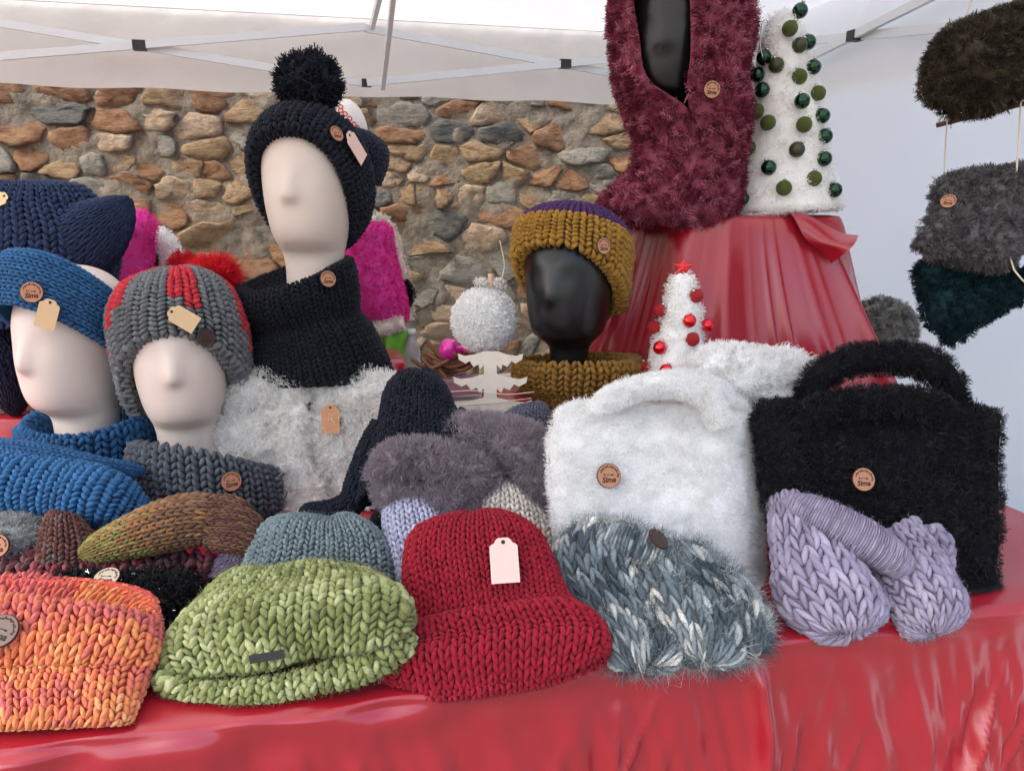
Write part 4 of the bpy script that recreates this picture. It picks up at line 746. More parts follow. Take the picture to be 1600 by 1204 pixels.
# ================================================================== fur bags and fleece
def bag(name, label, bl, br, tl, tr, d_b, d_t, depth, col, side, m, seed, n_, L_, handles, btn, hr, dr_b=0, dr_t=0, wd=.00048):
    o = thing(name, label, 'bag', (P(*bl, d_b)+P(*br, d_b+dr_b))/2, 'faux fur handbags')
    Bv = np.asarray(side, float)*depth
    def sta(f, sc_=1., bs=1.):
        a = P(*bl, d_b)*(1-f)+P(*tl, d_t)*f; b = P(*br, d_b+dr_b)*(1-f)+P(*tr, d_t+dr_t)*f; c = (a+b)/2+Bv; return [c, (b-a)/2*sc_, None, Bv*bs]
    S = loft([sta(.0, .90, .75), sta(.02, .98, .95), sta(.12, 1., 1.05), sta(.5, 1.0, 1.1), sta(.85, .995, .95), sta(.97, .99, .75), sta(1.0, .96, .5), sta(1.008, .8, .15), sta(1.009, .4, .02)], e=7)
    noise_surf(S, .004, (6, 10), seed); fur(S, n_, L_, wd, col, o, clump=16, spread=.005, tilt=.7, m=m, seed=seed, curl=.5, cull=-.1, var=.35 if m is FURDARK else .05, grav=.1, gather=.7 if m is FURDARK else .5)
    for k_, h in enumerate(handles):
        S2 = ptube([(x, y, dd, hr) for x, y, dd in h], nw_=60); fur(S2, n_//8, L_*.9, wd, col, o, clump=12, spread=.004, tilt=.55, m=m, seed=seed+3+k_, name='handle_fur', bname='handle', var=.08, cull=-.6)
    p, n = S.on(*btn); button(o, p, nz(n+np.array([0, -.4, .1])), .0165, 'tan', lift=L_*.62); return S
WH = np.array([.965, .955, .94]); BK = lin(25, 25, 30)
bag('handbag', 'white faux fur tote bag with wooden button', (872, 980), (1172, 985), (848, 652), (1146, 660), .94, 1.05, .062, WH, (.50, .87, 0), FUR, 60, 120000, .0075,
    [[(925, 665, 1.075), (945, 630, 1.08), (1000, 606, 1.085), (1060, 603, 1.085), (1105, 622, 1.085), (1125, 665, 1.08)], [(985, 655, 1.14), (1000, 612, 1.145), (1050, 598, 1.15), (1110, 606, 1.15), (1150, 640, 1.15), (1165, 675, 1.15)]], (953, 741), 17, dr_b=.035, dr_t=.03)
bag('handbag', 'black faux fur tote bag with wooden button', (1225, 985), (1560, 988), (1184, 650), (1580, 656), .965, 1.09, .05, BK, (.30, .95, 0), FURDARK, 61, 70000, .010,
    [[(1255, 700, 1.10), (1262, 658, 1.105), (1300, 634, 1.11), (1380, 627, 1.12), (1450, 634, 1.13), (1480, 658, 1.14), (1490, 700, 1.14)], [(1268, 665, 1.15), (1272, 604, 1.16), (1316, 568, 1.165), (1390, 560, 1.17), (1452, 570, 1.18), (1484, 606, 1.185), (1490, 660, 1.185)]], (1345, 744), 23, dr_b=.05, dr_t=.04)
# cream fleece jacket
fj = thing('fleece_jacket', 'cream curly fleece jacket with brown tag draped over box', 'jacket', P(480, 805, 1.27)); FLC = np.array([.95, .93, .90])
for k_, (nm, ss) in enumerate([('left_front', [st((330, 820), (512, 812), 1.325, th=.014), st((325, 760), (503, 760), 1.340, th=.018), st((332, 690), (487, 690), 1.352, th=.020), st((350, 640), (482, 640), 1.360, th=.018), st((366, 600), (482, 600), 1.373, th=.015), st((380, 594), (482, 594), 1.400, th=.006)]),
                               ('right_front', [st((512, 815), (612, 815), 1.345, th=.014), st((505, 755), (612, 755), 1.355, th=.018), st((492, 690), (622, 690), 1.365, th=.02), st((490, 640), (634, 640), 1.373, th=.018), st((492, 600), (640, 598), 1.385, th=.015), st((498, 593), (630, 592), 1.400, th=.006)])]):
    S = loft(ss, e=3); noise_surf(S, .006, (9, 9), 70+k_); fur(S, 36000, .013, .0006, FLC, fj, clump=14, gather=.85, spread=.0032, tilt=.85, seed=70+k_, curl=.7, name='fleece_'+nm, bname=nm, var=.10, cull=-.2, basecol=FLC*.8)
    if k_: p, n = S.on(519, 652); ptag(fj, p, np.array([0, -1, .15]), .0315, 'brown', lift=.014)
# white fur hat
wh = thing('fur_hat', 'white faux fur hat with folded ear flap between the two bags', 'hat', P(1170, 640, 1.22))
S = ptube([(1085, 610, 1.22, 16), (1115, 588, 1.21, 46), (1160, 588, 1.20, 50), (1205, 580, 1.21, 34), (1245, 572, 1.23, 22), (1270, 575, 1.24, 6)], flat=.95); fur(S, 14000, .011, .0007, WH, wh, clump=12, spread=.003, tilt=.5, seed=80)
S = ptube([(1140, 625, 1.19, 12), (1175, 615, 1.18, 26), (1215, 618, 1.19, 24), (1240, 608, 1.2, 8)], flat=.8, nt_=60); fur(S, 5000, .011, .0007, WH, wh, clump=12, spread=.003, tilt=.5, seed=81, name='flap_fur', bname='ear_flap')
# grey-blue hat by the white bag
gh = thing('beanie', 'slate blue knit hat tucked left of the white bag', 'hat', P(810, 680, 1.18))
S = loft([st((770, 705), (862, 720), 1.16, th=.03), st((778, 672), (862, 672), 1.18, th=.034), st((795, 645), (856, 640), 1.195, th=.028), st((820, 632), (845, 628), 1.2, th=.012), st((828, 630), (838, 627), 1.2, th=.004)], nt_=60, nw_=110); knit(S, 22, 14, lin(88, 90, 104), gh, seed=82, fuzz=500)

# ================================================================== pedestal with draped satin, trees
pd = thing('pedestal', 'tall display pedestal draped in red satin behind the hats', 'pedestal', P(1150, 560, 1.62))
pc = P(1138, 335, 1.64); zt_ = pc[2]; n = 420; th = np.linspace(0, 2*np.pi, n, endpoint=False); e = 9; cs, sn = np.cos(th), np.sin(th); rr = (np.abs(cs)**e+np.abs(sn)**e)**(-1/e)
rs = np.random.default_rng(33); fold = np.zeros(n)
for k in range(13):
    c = 2*np.pi*(k+rs.uniform(-.35, .35))/13; wd = rs.uniform(.07, .19); dlt = (th-c+np.pi) % (2*np.pi)-np.pi; fold += rs.uniform(.14, .32)*np.exp(-np.abs(dlt/wd)**1.4)
for k in range(60): c = rs.uniform(0, 2*np.pi); wd = rs.uniform(.012, .035); dlt = (th-c+np.pi) % (2*np.pi)-np.pi; fold += rs.uniform(-.04, .06)*np.exp(-np.abs(dlt/wd)**1.6)
fold -= fold.mean()
rows = [(.01, 0), (.5, 0), (.9, 0), (.985, .002), (1.0, .008), (1.01, .02)]+[(1.01, .02+(zt_-TZ-.02)*q) for q in np.linspace(.04, 1, 40)]
V = []
for f, dz in rows:
    dn_ = np.clip(dz/(zt_-TZ), 0, 1); sw = 0; fold_ = np.interp((th+.30*dn_*np.sin(th*2+1)) % (2*np.pi), th, fold, period=2*np.pi); ax_ = f*rr*(1+(dn_*.80+fold_*dn_**.8*1.9)); V.append(pc*[1, 1, 0]+UA*(cs*ax_*.170)[:, None]+VA*(sn*ax_*.15)[:, None]+ZA*(zt_-dz))
mk('satin_drape', np.array(V).reshape(-1, 3), [gridfaces(len(rows), n, True)], SATIN, pd)
mk('box', boxpts(np.array([pc[0], pc[1], (TZ+zt_)/2+.003]), .125, .105, (zt_-TZ)/2-.006), [BOXF], TBL, pd, smooth=False)
# stiff corner of cloth standing off at the right
A_, B_, C_, D_ = P(1228, 331, 1.50), P(1341, 366, 1.49), P(1298, 414, 1.48), P(1246, 352, 1.48)
a, b = np.meshgrid(np.linspace(0, 1, 24), np.linspace(0, 1, 18), indexing='xy'); a3, b3 = a[..., None], b[..., None]
top_ = A_*(1-a3)+B_*a3; bot = D_*(1-a3)+C_*a3; G1 = top_*(1-b3)+bot*b3; G1 = G1+np.array([0, -.03, .0])*(np.sin(np.pi*b)*a)[..., None]+np.array([0, 0, .006])*np.sin(a*6+b*3)[..., None]
G2 = G1+np.array([.002, .006, 0]); m_ = G1.reshape(-1, 3); k = len(m_); f0 = gridfaces(18, 24, False); mk('cloth_corner', np.concatenate([m_, G2.reshape(-1, 3)]), [f0, f0[:, ::-1]+k], SATIN, pd)

def bauble_meshes():
    V, F = lathe([(math.sin(a)*1., -math.cos(a)) for a in np.linspace(.02, math.pi-.02, 13)], 18); cp, cf_ = lathe([(.0001, 1.22), (.24, 1.22), (.26, .92), (.0001, .9)], 10); return V, F, cp, cf_
BV, BF, CV, CF = bauble_meshes()
def btype(name, m): return local_mesh(name, BV, [BF], [m], smooth=True)
SILV = mat('bauble_cap', lin(190, 190, 185), rough=.25, metal=1); CAP = local_mesh('cap', CV, [CF], [SILV], smooth=True)
GB = [btype('bauble', mat('green_shiny', lin(8, 58, 36), rough=.08, metal=.75, coat=.5)), btype('bauble', mat('green_glitter', lin(86, 98, 44), rough=.6, metal=.4, bump=1., bscale=900, noise=.5, nscale=800)), btype('bauble', mat('green_matte', lin(62, 66, 44), rough=.4, metal=.4))]
RB = [btype('bauble', mat('red_shiny', lin(214, 16, 36), rough=.08, metal=.6, coat=.5)), btype('bauble', mat('red_glitter', lin(176, 36, 44), rough=.55, metal=.4, bump=1., bscale=900, noise=.5, nscale=800))]
def bauble(parent, S, px, py, r_, me, lean=None):
    p, n = S.on(px, py); d = proj(p)[2]; q = P(px, py, p[1]-.0) if abs(proj(p)[0]-px)+abs(proj(p)[1]-py) > 5 else p+n*r_*.75
    o = bpy.data.objects.new('bauble', me); COL.objects.link(o); par(o, parent, q); o.scale = (r_,)*3; o.rotation_euler = (random.uniform(-.5, .5), random.uniform(-.6, .6), 0)
    c = bpy.data.objects.new('cap', CAP); COL.objects.link(c); c.parent = o
def wool_cone(o, bx, by, tx, ty, d, rb, rt, n_, seed, L_=.009):
    a, b = P(bx, by, d), P(tx, ty, d); b[0] = b[0]; q = [(a*(1-f)+b*f, k*m_per_px(d)) for f, k in ((0, rb*.4), (.004, rb*.92), (.02, rb), (.3, rb*.72+rt*.28), (.6, rb*.42+rt*.58), (.9, rb*.08+rt*.92), (.97, rt*.85), (1., rt*.3))]
    S = tube(q, nt_=120, nw_=120, upv=(0, 1, 0)); noise_surf(S, .003, (10, 8), seed); fur(S, n_, L_, .0007, WH, o, clump=8, spread=.006, tilt=.8, seed=seed, bname='cone', name='wool', curl=.5, var=.04, cull=-.3); return S
gt = thing('tabletop_tree', 'tall white wool cone tree with green baubles on the pedestal', 'tree', P(1224, 328, 1.60))
S = wool_cone(gt, 1224, 327, 1222, 18, 1.60, 80, 22, 22000, 90)
for i, q in enumerate([(1250, 17), (1230, 50), (1249, 71), (1263, 66), (1194, 90), (1213, 102), (1249, 120), (1271, 105), (1183, 117), (1191, 141), (1278, 146), (1251, 162), (1182, 174), (1200, 192), (1285, 181), (1255, 200), (1162, 214), (1169, 231), (1289, 213), (1240, 236), (1288, 248), (1201, 262), (1152, 274), (1272, 279), (1221, 297), (1304, 297), (1159, 310), (1142, 313), (1175, 163)]):
    bauble(gt, S, *q, .0142 if i < 27 else .0095, GB[[0, 1, 2, 0, 0, 2, 1, 0, 0, 0, 1, 0, 1, 1, 0, 1, 0, 1, 0, 2, 0, 0, 0, 1, 1, 0, 0, 0, 0][i]])
simple_tube('wire_hook', [P(1192, 92, 1.56), P(1188, 70, 1.56), P(1190, 40, 1.56), P(1196, 30, 1.56), P(1201, 38, 1.56), P(1196, 50, 1.56)], .0012, SILV, gt)
rt_ = thing('tabletop_tree', 'small white wool cone tree with red baubles and red star', 'tree', P(1062, 600, 1.36))
S = wool_cone(rt_, 1060, 612, 1066, 428, 1.36, 52, 18, 12000, 91, .008)
for i, q in enumerate([(1088, 462), (1031, 485), (1022, 511), (1077, 501), (1105, 508), (1082, 530), (1031, 543), (1094, 555), (1007, 575), (1041, 579)]): bauble(rt_, S, *q, .0118, RB[[1, 1, 1, 0, 0, 1, 0, 1, 1, 0][i]])
c = P(1067, 417, 1.36); star = [(math.sin(k*math.pi/5)*(.019 if k % 2 == 0 else .008), math.cos(k*math.pi/5)*(.019 if k % 2 == 0 else .008)) for k in range(10)]
V = [c+np.array([x, -.003, z*.8]) for x, z in star]+[c+np.array([x, .003, z*.8]) for x, z in star]+[c+np.array([0, -.007, 0]), c+np.array([0, .007, 0])]
mk('star', np.array(V), [np.array([[i, (i+1) % 10, 10+(i+1) % 10, 10+i] for i in range(10)]), np.array([[(i+1) % 10, i, 20] for i in range(10)]+[[10+i, 10+(i+1) % 10, 21] for i in range(10)])], mat('red_star', lin(214, 22, 36), rough=.35), rt_, smooth=False)
# grey pompom behind the pedestal
gp = thing('fur_hat', 'grey fur ball hat peeking out behind the red pedestal', 'hat', P(1375, 560, 1.75)); c = P(1378, 512, 1.75)
S = tube([(c+ZA*-.09, .01), (c+ZA*-.06, .055), (c, .065), (c+ZA*.04, .050), (c+ZA*.062, .006)], nt_=50, nw_=60); fur(S, 9000, .014, .0008, hsv_mix([lin(140, 140, 138), lin(180, 180, 178), lin(100, 100, 98)], [3, 2, 1]), gp, clump=10, spread=.003, tilt=.5, seed=95)
# ================================================================== things further back
# big navy hat with ears at the left
bh = thing('eared_hat', 'large navy chunky knit hat with cat ears at the left edge', 'hat', P(20, 470, 1.60)); NAVB = lin(44, 58, 92)
S = loft([st((-170, 500), (160, 500), 1.60, th=.10), st((-172, 465), (163, 462), 1.60, B=(0, .12, 0)), st((-176, 400), (172, 402), 1.60, B=(0, .125, 0)), st((-176, 350), (168, 356), 1.60, B=(0, .11, 0)), st((-165, 312), (148, 322), 1.60, B=(0, .085, 0)), st((-120, 290), (125, 293), 1.60, B=(0, .055, 0)), st((-60, 284), (80, 284), 1.60, B=(0, .02, 0))], e=2.4)
knit(S, 46, 26, NAVB, bh, seed=60, high=1.2, basecol=NAVB*.6); p, n = S.on(12, 443); button(bh, p, n, .018, 'tan', lift=.006); p, n = S.on(-2, 314); ptag(bh, p, n, .032, 'kraft', roll=-1., lift=.01)
S = ptube([(120, 385, 1.58, 52), (150, 362, 1.57, 46), (175, 340, 1.57, 34), (192, 322, 1.57, 20), (200, 313, 1.57, 8), (203, 309, 1.57, 2)], nt_=60, nw_=100, flat=1.0); knit(S, 26, 10, NAVB*.85, bh, seed=61, name='ear_stitches', bname='ear', high=1.2)
# navy scarf below it
ns_ = thing('scarf', 'dark navy fluffy scarf at left edge behind the blue headband mannequin', 'scarf', P(20, 640, 1.58))
S = ptube([(-60, 500, 1.56, 40), (-10, 540, 1.55, 46), (15, 590, 1.55, 38), (22, 630, 1.55, 22), (24, 648, 1.55, 6)], flat=.9); knit(S, 26, 26, lin(34, 38, 60), ns_, seed=62, jit=.12, fuzz=800)
# magenta hats
MAG = hsv_mix([lin(240, 56, 172), lin(226, 40, 156), lin(246, 98, 190)], [4, 2, 1])
m1 = thing('eared_hat', 'magenta fuzzy eared hat behind the large navy hat', 'hat', P(190, 480, 1.85), 'magenta fuzzy hats')
S = loft([st((60, 500), (232, 500), 1.85, B=(0, .10, 0)), st((60, 440), (228, 440), 1.85, B=(0, .11, 0)), st((65, 390), (232, 390), 1.85, B=(0, .10, 0)), st((90, 345), (240, 352), 1.85, B=(0, .07, 0)), st((140, 330), (226, 330), 1.85, B=(0, .04, 0)), st((175, 326), (205, 325), 1.85, B=(0, .01, 0))], e=2.4); fur(S, 9000, .008, .0008, MAG, m1, clump=6, spread=.003, tilt=.6, seed=100)
m2 = thing('eared_hat', 'magenta fuzzy eared hat with white lining beside the navy cowl', 'hat', P(590, 515, 1.75), 'magenta fuzzy hats')
S = loft([st((530, 512), (636, 502), 1.75, B=(0, .075, .0)), st((525, 470), (633, 468), 1.75, B=(0, .09, 0)), st((522, 420), (622, 425), 1.75, B=(0, .085, 0)), st((528, 380), (614, 388), 1.75, B=(0, .07, 0)), st((545, 355), (610, 358), 1.75, B=(0, .045, 0)), st((568, 346), (598, 346), 1.75, B=(0, .015, 0))], e=2.3); fur(S, 12000, .007, .0008, MAG, m2, clump=6, spread=.003, tilt=.6, seed=101)
S = ptube([(540, 512, 1.69, 9), (590, 514, 1.67, 10), (632, 506, 1.68, 9)], nt_=40, nw_=30); fur(S, 2500, .008, .0007, lin(236, 228, 220), m2, clump=6, spread=.003, tilt=.6, seed=102, name='lining_fur', bname='lining')
S = ptube([(566, 356, 1.78, 6), (590, 346, 1.80, 10), (608, 356, 1.82, 9), (622, 400, 1.82, 8), (634, 450, 1.82, 8), (640, 500, 1.82, 6)], nt_=50, nw_=30); fur(S, 3000, .007, .0007, lin(232, 222, 210), m2, clump=6, spread=.003, tilt=.6, seed=103, name='edge_fur', bname='edge')
bt = thing('pompom_tie', 'small black pompom hanging beside the magenta hat', 'pompom', P(634, 476, 1.80)); S = ptube([(630, 438, 1.80, 3), (633, 448, 1.80, 9), (634, 462, 1.80, 12), (632, 476, 1.80, 6), (631, 480, 1.80, 2)], nt_=30, nw_=30); fur(S, 1500, .008, .0007, lin(20, 20, 22), bt, clump=5, spread=.002, seed=104, m=FURDARK, bname='ball')
gn = thing('scarf', 'bright green wrapped scarf below the magenta hat', 'scarf', P(608, 575, 1.72))
S = loft([st((578, 600), (640, 600), 1.70, th=.03), st((582, 570), (634, 572), 1.70, th=.034), st((590, 545), (630, 545), 1.70, th=.034), st((586, 525), (634, 520), 1.70, th=.03), st((592, 510), (628, 508), 1.70, th=.02)], nt_=40, nw_=60); S.disp(.005*np.sin(np.linspace(0, 40, 60))[None]*np.ones((40, 1))+smooth_noise((40, 60), (5, 8), 3)*.003)
mk('cloth', S.G.reshape(-1, 3), [gridfaces(40, 60, True)], mat('green_cloth', lin(112, 188, 62), rough=.7), gn)
# plastic bottle
bo = thing('water_bottle', 'clear plastic water bottle behind the navy earflap hat', 'bottle', P(645, 590, 1.72)); b0 = P(645, 595, 1.72)
def lathe_at(name, prof, p, m, parent, n=28): V, F = lathe(prof, n); return mk(name, V+p, [F], m, parent)
PET = mat('pet_plastic', lin(206, 222, 226), rough=.12, trans=.6, spec=.5); lathe_at('bottle_body', [(.0001, 0), (.016, 0), (.019, .006), (.019, .05), (.0185, .055), (.019, .06), (.0175, .075), (.012, .09), (.008, .098), (.008, .104), (.0001, .104)], b0, PET, bo); lathe_at('cap', [(.0001, .103), (.0095, .103), (.0095, .115), (.0001, .115)], b0, mat('cap_white', lin(220, 228, 232), rough=.4), bo)
# white-and-black hood
wb = thing('fur_hat', 'white fleece hood with black inside behind the red pompom', 'hat', P(250, 460, 1.95))
S = ptube([(238, 362, 1.95, 3), (252, 370, 1.95, 14), (266, 395, 1.95, 15), (268, 430, 1.95, 15), (262, 470, 1.95, 14)], nt_=50, nw_=40); fur(S, 4000, .007, .0008, WH, wb, clump=6, spread=.003, seed=105, name='edge_fur', bname='edge')
S = loft([st((205, 480), (256, 480), 1.97, th=.05), st((208, 430), (256, 430), 1.97, th=.055), st((215, 395), (250, 395), 1.97, th=.04), st((225, 385), (240, 385), 1.97, th=.01)], nt_=30, nw_=40); mk('inside', S.G.reshape(-1, 3), [gridfaces(30, 40, True)], mat('black_cloth', lin(18, 18, 20), rough=.9), wb)
rp = thing('pompom', 'second red fur pompom behind the grey beanie', 'pompom', P(285, 430, 1.80)); c = P(287, 415, 1.80); S = tube([(c+ZA*-.03, .005), (c, .026), (c+ZA*.028, .004)], nt_=24, nw_=30); fur(S, 2500, .016, .0007, lin(214, 26, 46), rp, clump=6, spread=.003, seed=106, bname='ball')
# patterned white hat and second navy hat behind the bonnet
wp = thing('beanie', 'white hat with red motifs behind the navy bonnet', 'hat', P(545, 230, 1.75)); S = loft([st((496, 230), (574, 226), 1.72, B=(0, .07, 0)), st((500, 195), (572, 195), 1.72, B=(0, .065, 0)), st((508, 170), (562, 170), 1.72, B=(0, .05, 0)), st((522, 156), (548, 156), 1.72, B=(0, .02, 0))], nt_=50, nw_=80)
mk('body', S.G.reshape(-1, 3), [gridfaces(50, 80, True)], mat('white_jersey', lin(226, 222, 218), rough=.9, bump=.4, bscale=400), wp)
RM = mat('red_motif', lin(190, 50, 60), rough=.9)
for (x, y, t_) in [(538, 168, .5), (545, 174, .5), (551, 182, .5), (559, 196, .3), (564, 203, .3), (548, 192, .3), (533, 160, .6)]:
    p, n = S.on(x, y); ph = np.linspace(0, 2*np.pi, 14, endpoint=False); uu_ = nz(np.cross(n, ZA)); vv_ = np.cross(uu_, n); V = [p+n*.0012+(uu_*math.cos(a)+vv_*math.sin(a))*f for f in (.0055, .0032) for a in ph]; mk('motif', np.array(V), [gridfaces(2, 14, True)], RM, wp)
n2 = thing('beanie', 'second navy knit hat half hidden behind the navy bonnet', 'hat', P(580, 285, 1.62)); S = loft([st((505, 290), (590, 290), 1.62, B=(0, .08, 0)), st((505, 255), (602, 255), 1.62, B=(0, .085, 0)), st((508, 225), (600, 228), 1.62, B=(0, .075, 0)), st((520, 206), (578, 208), 1.62, B=(0, .04, 0)), st((540, 200), (555, 200), 1.62, B=(0, .01, 0))], nt_=60, nw_=110); knit(S, 32, 16, lin(36, 40, 58), n2, seed=64, fuzz=400)

# white pompom ornament with wooden pegs, plywood trees
wpm = thing('pompom', 'big white paper pompom with wooden pegs above the plywood trees', 'pompom', P(757, 560, 1.42)); c = P(757, 500, 1.42); R0 = .055
S = tube([(c+ZA*-R0, .004), (c+ZA*-R0*.8, R0*.6), (c+ZA*-R0*.3, R0*.95), (c+ZA*R0*.3, R0*.95), (c+ZA*R0*.8, R0*.6), (c+ZA*R0, .004)], nt_=50, nw_=70); fur(S, 12000, .007, .0016, (.97, .96, .95), wpm, clump=5, spread=.004, tilt=.6, seed=107, bname='ball', var=.03, cull=-.6)
PLY = mat('plywood', lin(202, 190, 176), rough=.7, noise=.08, nscale=60); PEG = mat('peg_wood', lin(208, 172, 146), rough=.7)
simple_tube('peg', [P(766, 462, 1.42), P(767, 428, 1.42)], .0055, PEG, wpm); simple_tube('string', [P(772, 460, 1.415), P(782, 440, 1.415), P(788, 415, 1.415), P(784, 390, 1.415), P(781, 376, 1.415)], .0009, STRING, wpm)
for x in (752, 778): S = ptube([(x-8, 446, 1.42, 3), (x, 444, 1.42, 7), (x+8, 447, 1.42, 3)], nt_=14, nw_=14); fur(S, 500, .008, .001, lin(236, 232, 228), wpm, clump=4, spread=.002, seed=108, name='tuft', bname='tuft_core')
def extrude(name, pts, thick, m, parent, back=(0, 1, 0)):
    pts = np.array(pts); k = len(pts); b = np.asarray(back, float)*thick; cu = bpy.data.curves.new(name, 'CURVE'); cu.dimensions = '2D'; cu.fill_mode = 'BOTH'; cu.extrude = thick/2
    c = pts.mean(0); sp = cu.splines.new('POLY'); sp.points.add(k-1); sp.use_cyclic_u = True
    ux, uy = RT, UP
    for i, q in enumerate(pts): sp.points[i].co = ((q-c)@ux, (q-c)@uy, 0, 1)
    o = bpy.data.objects.new(name, cu); COL.objects.link(o); bpy.context.view_layer.update(); me = bpy.data.meshes.new_from_object(o.evaluated_get(bpy.context.evaluated_depsgraph_get())); bpy.data.objects.remove(o)
    o = bpy.data.objects.new(name, me); COL.objects.link(o); me.materials.clear(); me.materials.append(m); M3 = Matrix((Vector(ux), Vector(uy), Vector(np.cross(ux, uy)))).transposed(); par(o, parent, c); o.rotation_euler = M3.to_euler(); return o
def plytree(label, cx, top, bot, hw, d, lay):
    o = thing('plywood_tree', label, 'ornament', P(cx, bot, d), 'plywood trees'); Rr, Ll = [], []; n_ = lay
    hgt = (bot-top)/n_
    for i in range(n_):
        y0 = top+hgt*i; w_ = hw*(.62+.38*(i+1)/n_)
        Rr += [(11, y0), (w_*.5, y0+hgt*.14), (w_*.8, y0+hgt*.20), (w_, y0+hgt*.10), (w_*.97, y0+hgt*.36), (w_*.76, y0+hgt*.54), (w_*.64, y0+hgt*.42), (w_*.52, y0+hgt*.68), (w_*.36, y0+hgt*.58), (17, y0+hgt*.80), (10, y0+hgt*.60), (10, y0+hgt*.95)]
    pts = [P(cx+x, y, d) for x, y in Rr]+[P(cx-x, y, d) for x, y in Rr[::-1]]; extrude('board', pts, .005, PLY, o); return o
pt1 = plytree('large notched plywood tree ornament in front of white pompom', 766, 548, 694, 72, 1.30, 4)
simple_tube('thread', [P(700, 612, 1.294), P(740, 610, 1.293), P(790, 616, 1.293), P(835, 612, 1.294)], .0006, STRING, pt1); simple_tube('thread', [P(720, 633, 1.294), P(780, 628, 1.293), P(830, 622, 1.294)], .0006, STRING, pt1)
# sweets, basket, pink box behind
mgp = mat('magenta_foil', lin(224, 44, 160), rough=.2, spec=.7)
for k_, (x, y, r_, lab) in enumerate([(703, 545, 17, 'round magenta foil sweet beside the white pompom'), (744, 562, 9, 'small magenta foil sweet beside the plywood tree')]):
    o = thing('wrapped_sweet', lab, 'sweet', P(x, y+r_, 1.46), 'magenta foil sweets'); S = ptube([(x-r_, y, 1.46, 2), (x-r_*.7, y, 1.46, r_*.75), (x, y, 1.46, r_), (x+r_*.7, y, 1.46, r_*.7), (x+r_*1.05, y-1, 1.46, r_*.25), (x+r_*1.5, y-2, 1.46, r_*.6)], nt_=30, nw_=30); noise_surf(S, .002, (10, 12), 7)
    mk('foil', S.G.reshape(-1, 3), [gridfaces(30, 30, True)], mgp, o)
bk = thing('bark_basket', 'small brown bark basket behind the plywood tree', 'basket', P(700, 590, 1.48)); rs = np.random.default_rng(3); BRK = mat('bark', lin(112, 72, 50), rough=.85, noise=.35, nscale=80)
for k in range(26):
    x0, y0 = 700+rs.normal(0, 18), 572+rs.normal(0, 8); an = rs.normal(.1, .35); L_ = rs.uniform(18, 34); dd = 1.48+rs.normal(0, .015); simple_tube('bark_strip', [P(x0-L_*math.cos(an), y0-L_*math.sin(an)-4, dd), P(x0, y0+4, dd-.01), P(x0+L_*math.cos(an), y0+L_*math.sin(an)-3, dd)], .0042, BRK, bk, n=5)
bx = thing('small_box', 'dusty pink small box behind the plywood tree', 'box', P(718, 620, 1.45)); c = P(720, 603, 1.46); mk('carton', boxpts(c, .034, .02, .013), [BOXF], mat('pink_carton', lin(146, 104, 120), rough=.6), bx, smooth=False)
mk('lid', boxpts(c+ZA*.0155, .0355, .0215, .0025), [BOXF], mat('pink_lid', lin(160, 118, 134), rough=.6), bx, smooth=False)
rk = thing('display_box', 'low red satin box behind the plywood trees', 'box', P(740, 620, 1.5), 'cloth covered display boxes'); zz_ = P(730, 605, 1.47)[2]; c = P(735, 610, 1.56); mk('satin_cover', boxpts(np.array([c[0], c[1], (TZ+zz_-.02)/2+.004]), .11, .11, (zz_-.02-TZ)/2-.004), [BOXF], mat('white_cloth', lin(200, 196, 192), rough=.9), rk, smooth=False)
rk['label'] = 'low pale cloth box behind the plywood trees'
# red satin heap at the left behind the heads
rh = thing('display_box', 'low red satin draped box behind the blue headband mannequin', 'box', P(100, 690, 1.62), 'cloth covered display boxes'); zz_ = P(100, 650, 1.55)[2]
c = P(60, 680, 1.66); n = 200; th = np.linspace(0, 2*np.pi, n, endpoint=False); cs, sn = np.cos(th), np.sin(th); rr = (np.abs(cs)**6+np.abs(sn)**6)**(-1/6); wob = .02*np.sin(th*14)+.02*np.sin(th*23+1); V = []
for f, dz in [(.01, 0), (.5, 0), (.95, 0), (1., .006)]+[(1.01+.08*q, .006+(zz_-TZ-.008)*q) for q in np.linspace(.1, 1, 10)]: g_ = f*rr*(1+wob*min(1, dz/.05)); V.append(c*[1, 1, 0]+UA*(cs*g_*.30)[:, None]+VA*(sn*g_*.12)[:, None]+ZA*(zz_-dz))
mk('satin_cover', np.array(V).reshape(-1, 3), [gridfaces(len(V), n, True)], SATIN, rh)
mk('box', boxpts(np.array([c[0], c[1], (TZ+zz_)/2]), .27, .10, (zz_-TZ)/2-.006), [BOXF], TBL, rh, smooth=False)

# ================================================================== hanging ladder at the right
ROD = mat('rod_wood', lin(96, 66, 54), rough=.7, noise=.2, nscale=80)
hl = thing('hanging_ladder', 'hanging ladder of thin wooden rods and cords on the right', 'rack', P(1540, 560, 1.5)); DL = 1.50
simple_tube('rod', [P(1463, 196, DL+.05), P(1640, 152, DL-.05)], .0045, ROD, hl); simple_tube('rod', [P(1458, 306, DL+.05), P(1640, 270, DL-.05)], .0045, ROD, hl); simple_tube('rod', [P(1555, 415, DL-.06), P(1640, 375, DL-.09)], .0045, ROD, hl)
simple_tube('cord', [P(1540, -60, DL), P(1503, 50, DL+.02), P(1480, 190, DL+.03), P(1474, 306, DL+.03)], .0014, STRING, hl); simple_tube('cord', [P(1575, -60, DL-.06), P(1598, 30, DL-.06), P(1595, 160, DL-.06), P(1586, 300, DL-.07), P(1578, 400, DL-.09), P(1600, 440, DL-.09), P(1640, 470, DL-.09)], .0016, STRING, hl)
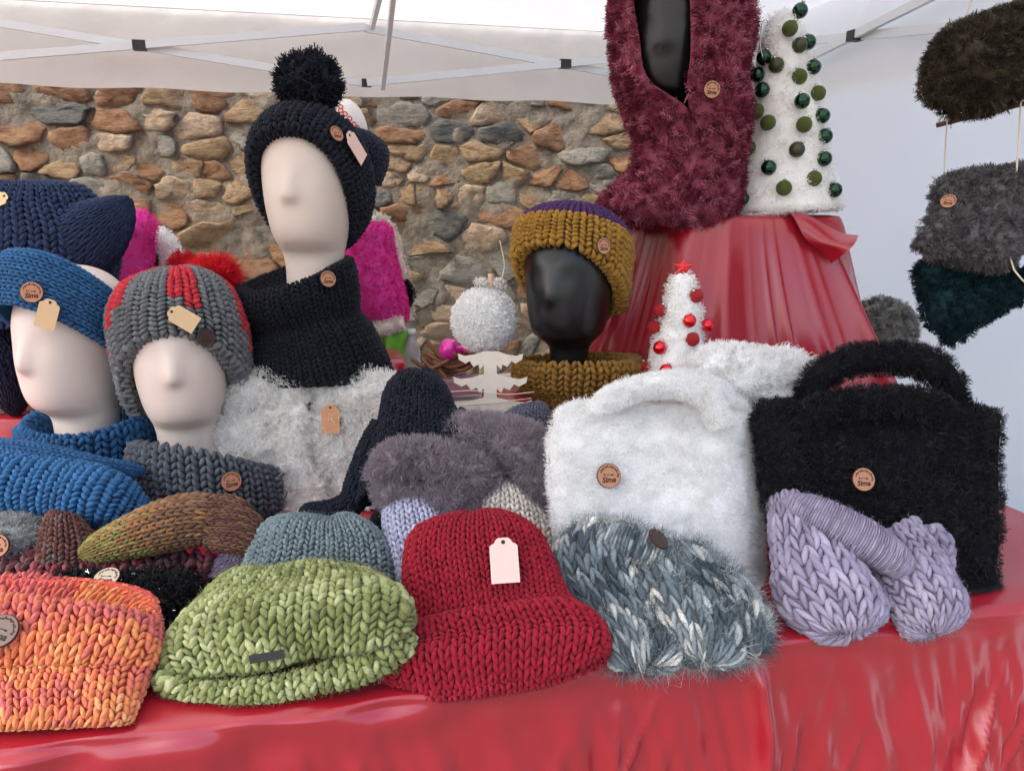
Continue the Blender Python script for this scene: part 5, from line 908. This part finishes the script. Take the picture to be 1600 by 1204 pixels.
br = thing('fur_hat', 'dark brown shaggy fur headband on the top rod', 'headband', P(1520, 185, 1.46)); BRN = hsv_mix([lin(84, 76, 62), lin(110, 100, 82), lin(60, 54, 45)], [4, 2, 3])
S = loft([st((1462, 164), (1482, 172), 1.45, th=.004), st((1444, 150), (1500, 170), 1.45, th=.03), st((1456, 116), (1560, 168), 1.45, th=.045), st((1478, 62), (1625, 138), 1.45, th=.05), st((1530, 30), (1660, 110), 1.45, th=.05), st((1590, 8), (1690, 70), 1.45, th=.04), st((1640, 10), (1700, 40), 1.45, th=.015)], e=2.3); noise_surf(S, .010, (6, 8), 110); fur(S, 30000, .013, .0007, BRN, br, clump=12, spread=.0035, tilt=.55, seed=110, m=FUR, grav=.2)
gr_ = thing('fur_headband', 'grey curly fur headband with button on the second rod', 'headband', P(1510, 420, 1.46)); GRF = hsv_mix([lin(118, 116, 118), lin(138, 136, 138), lin(98, 96, 99)], [4, 2, 2])
S = loft([st((1440, 396), (1454, 402), 1.44, th=.003), st((1424, 382), (1470, 404), 1.44, th=.024), st((1436, 360), (1540, 420), 1.44, th=.038), st((1468, 330), (1575, 405), 1.44, th=.04), st((1470, 292), (1590, 350), 1.45, th=.036), st((1500, 276), (1610, 300), 1.46, th=.03), st((1560, 262), (1640, 270), 1.47, th=.02), st((1620, 258), (1650, 262), 1.47, th=.005)], e=2.3); noise_surf(S, .008, (6, 8), 111); fur(S, 24000, .011, .0008, GRF, gr_, clump=12, spread=.0026, tilt=.7, seed=111, curl=.5); p, n = S.on(1478, 315); button(gr_, p, n, .013, 'tan', letter=True, lift=.008)
dk = thing('fur_headband', 'black cloth headband back layer at the right edge', 'headband', P(1590, 400, 1.50)); S = ptube([(1555, 420, 1.50, 8), (1575, 380, 1.50, 26), (1600, 330, 1.50, 34), (1640, 300, 1.50, 20)], nt_=50, nw_=50); fur(S, 4000, .006, .0008, lin(20, 20, 24), dk, clump=6, spread=.003, seed=112, m=FURDARK)
tl_ = thing('fur_headband', 'dark teal fur headband hanging lowest on the right', 'headband', P(1510, 538, 1.46)); TLC = hsv_mix([lin(34, 62, 70), lin(28, 52, 60), lin(44, 74, 82)], [4, 3, 1])
S = loft([st((1470, 528), (1484, 535), 1.47, th=.003), st((1444, 508), (1500, 532), 1.47, th=.02), st((1438, 470), (1535, 500), 1.47, th=.034), st((1440, 420), (1570, 470), 1.47, th=.036), st((1480, 405), (1620, 462), 1.47, th=.03), st((1560, 405), (1660, 455), 1.47, th=.02)], e=2.3); noise_surf(S, .008, (6, 7), 113); fur(S, 20000, .012, .0008, TLC, tl_, clump=12, spread=.003, tilt=.6, seed=113)
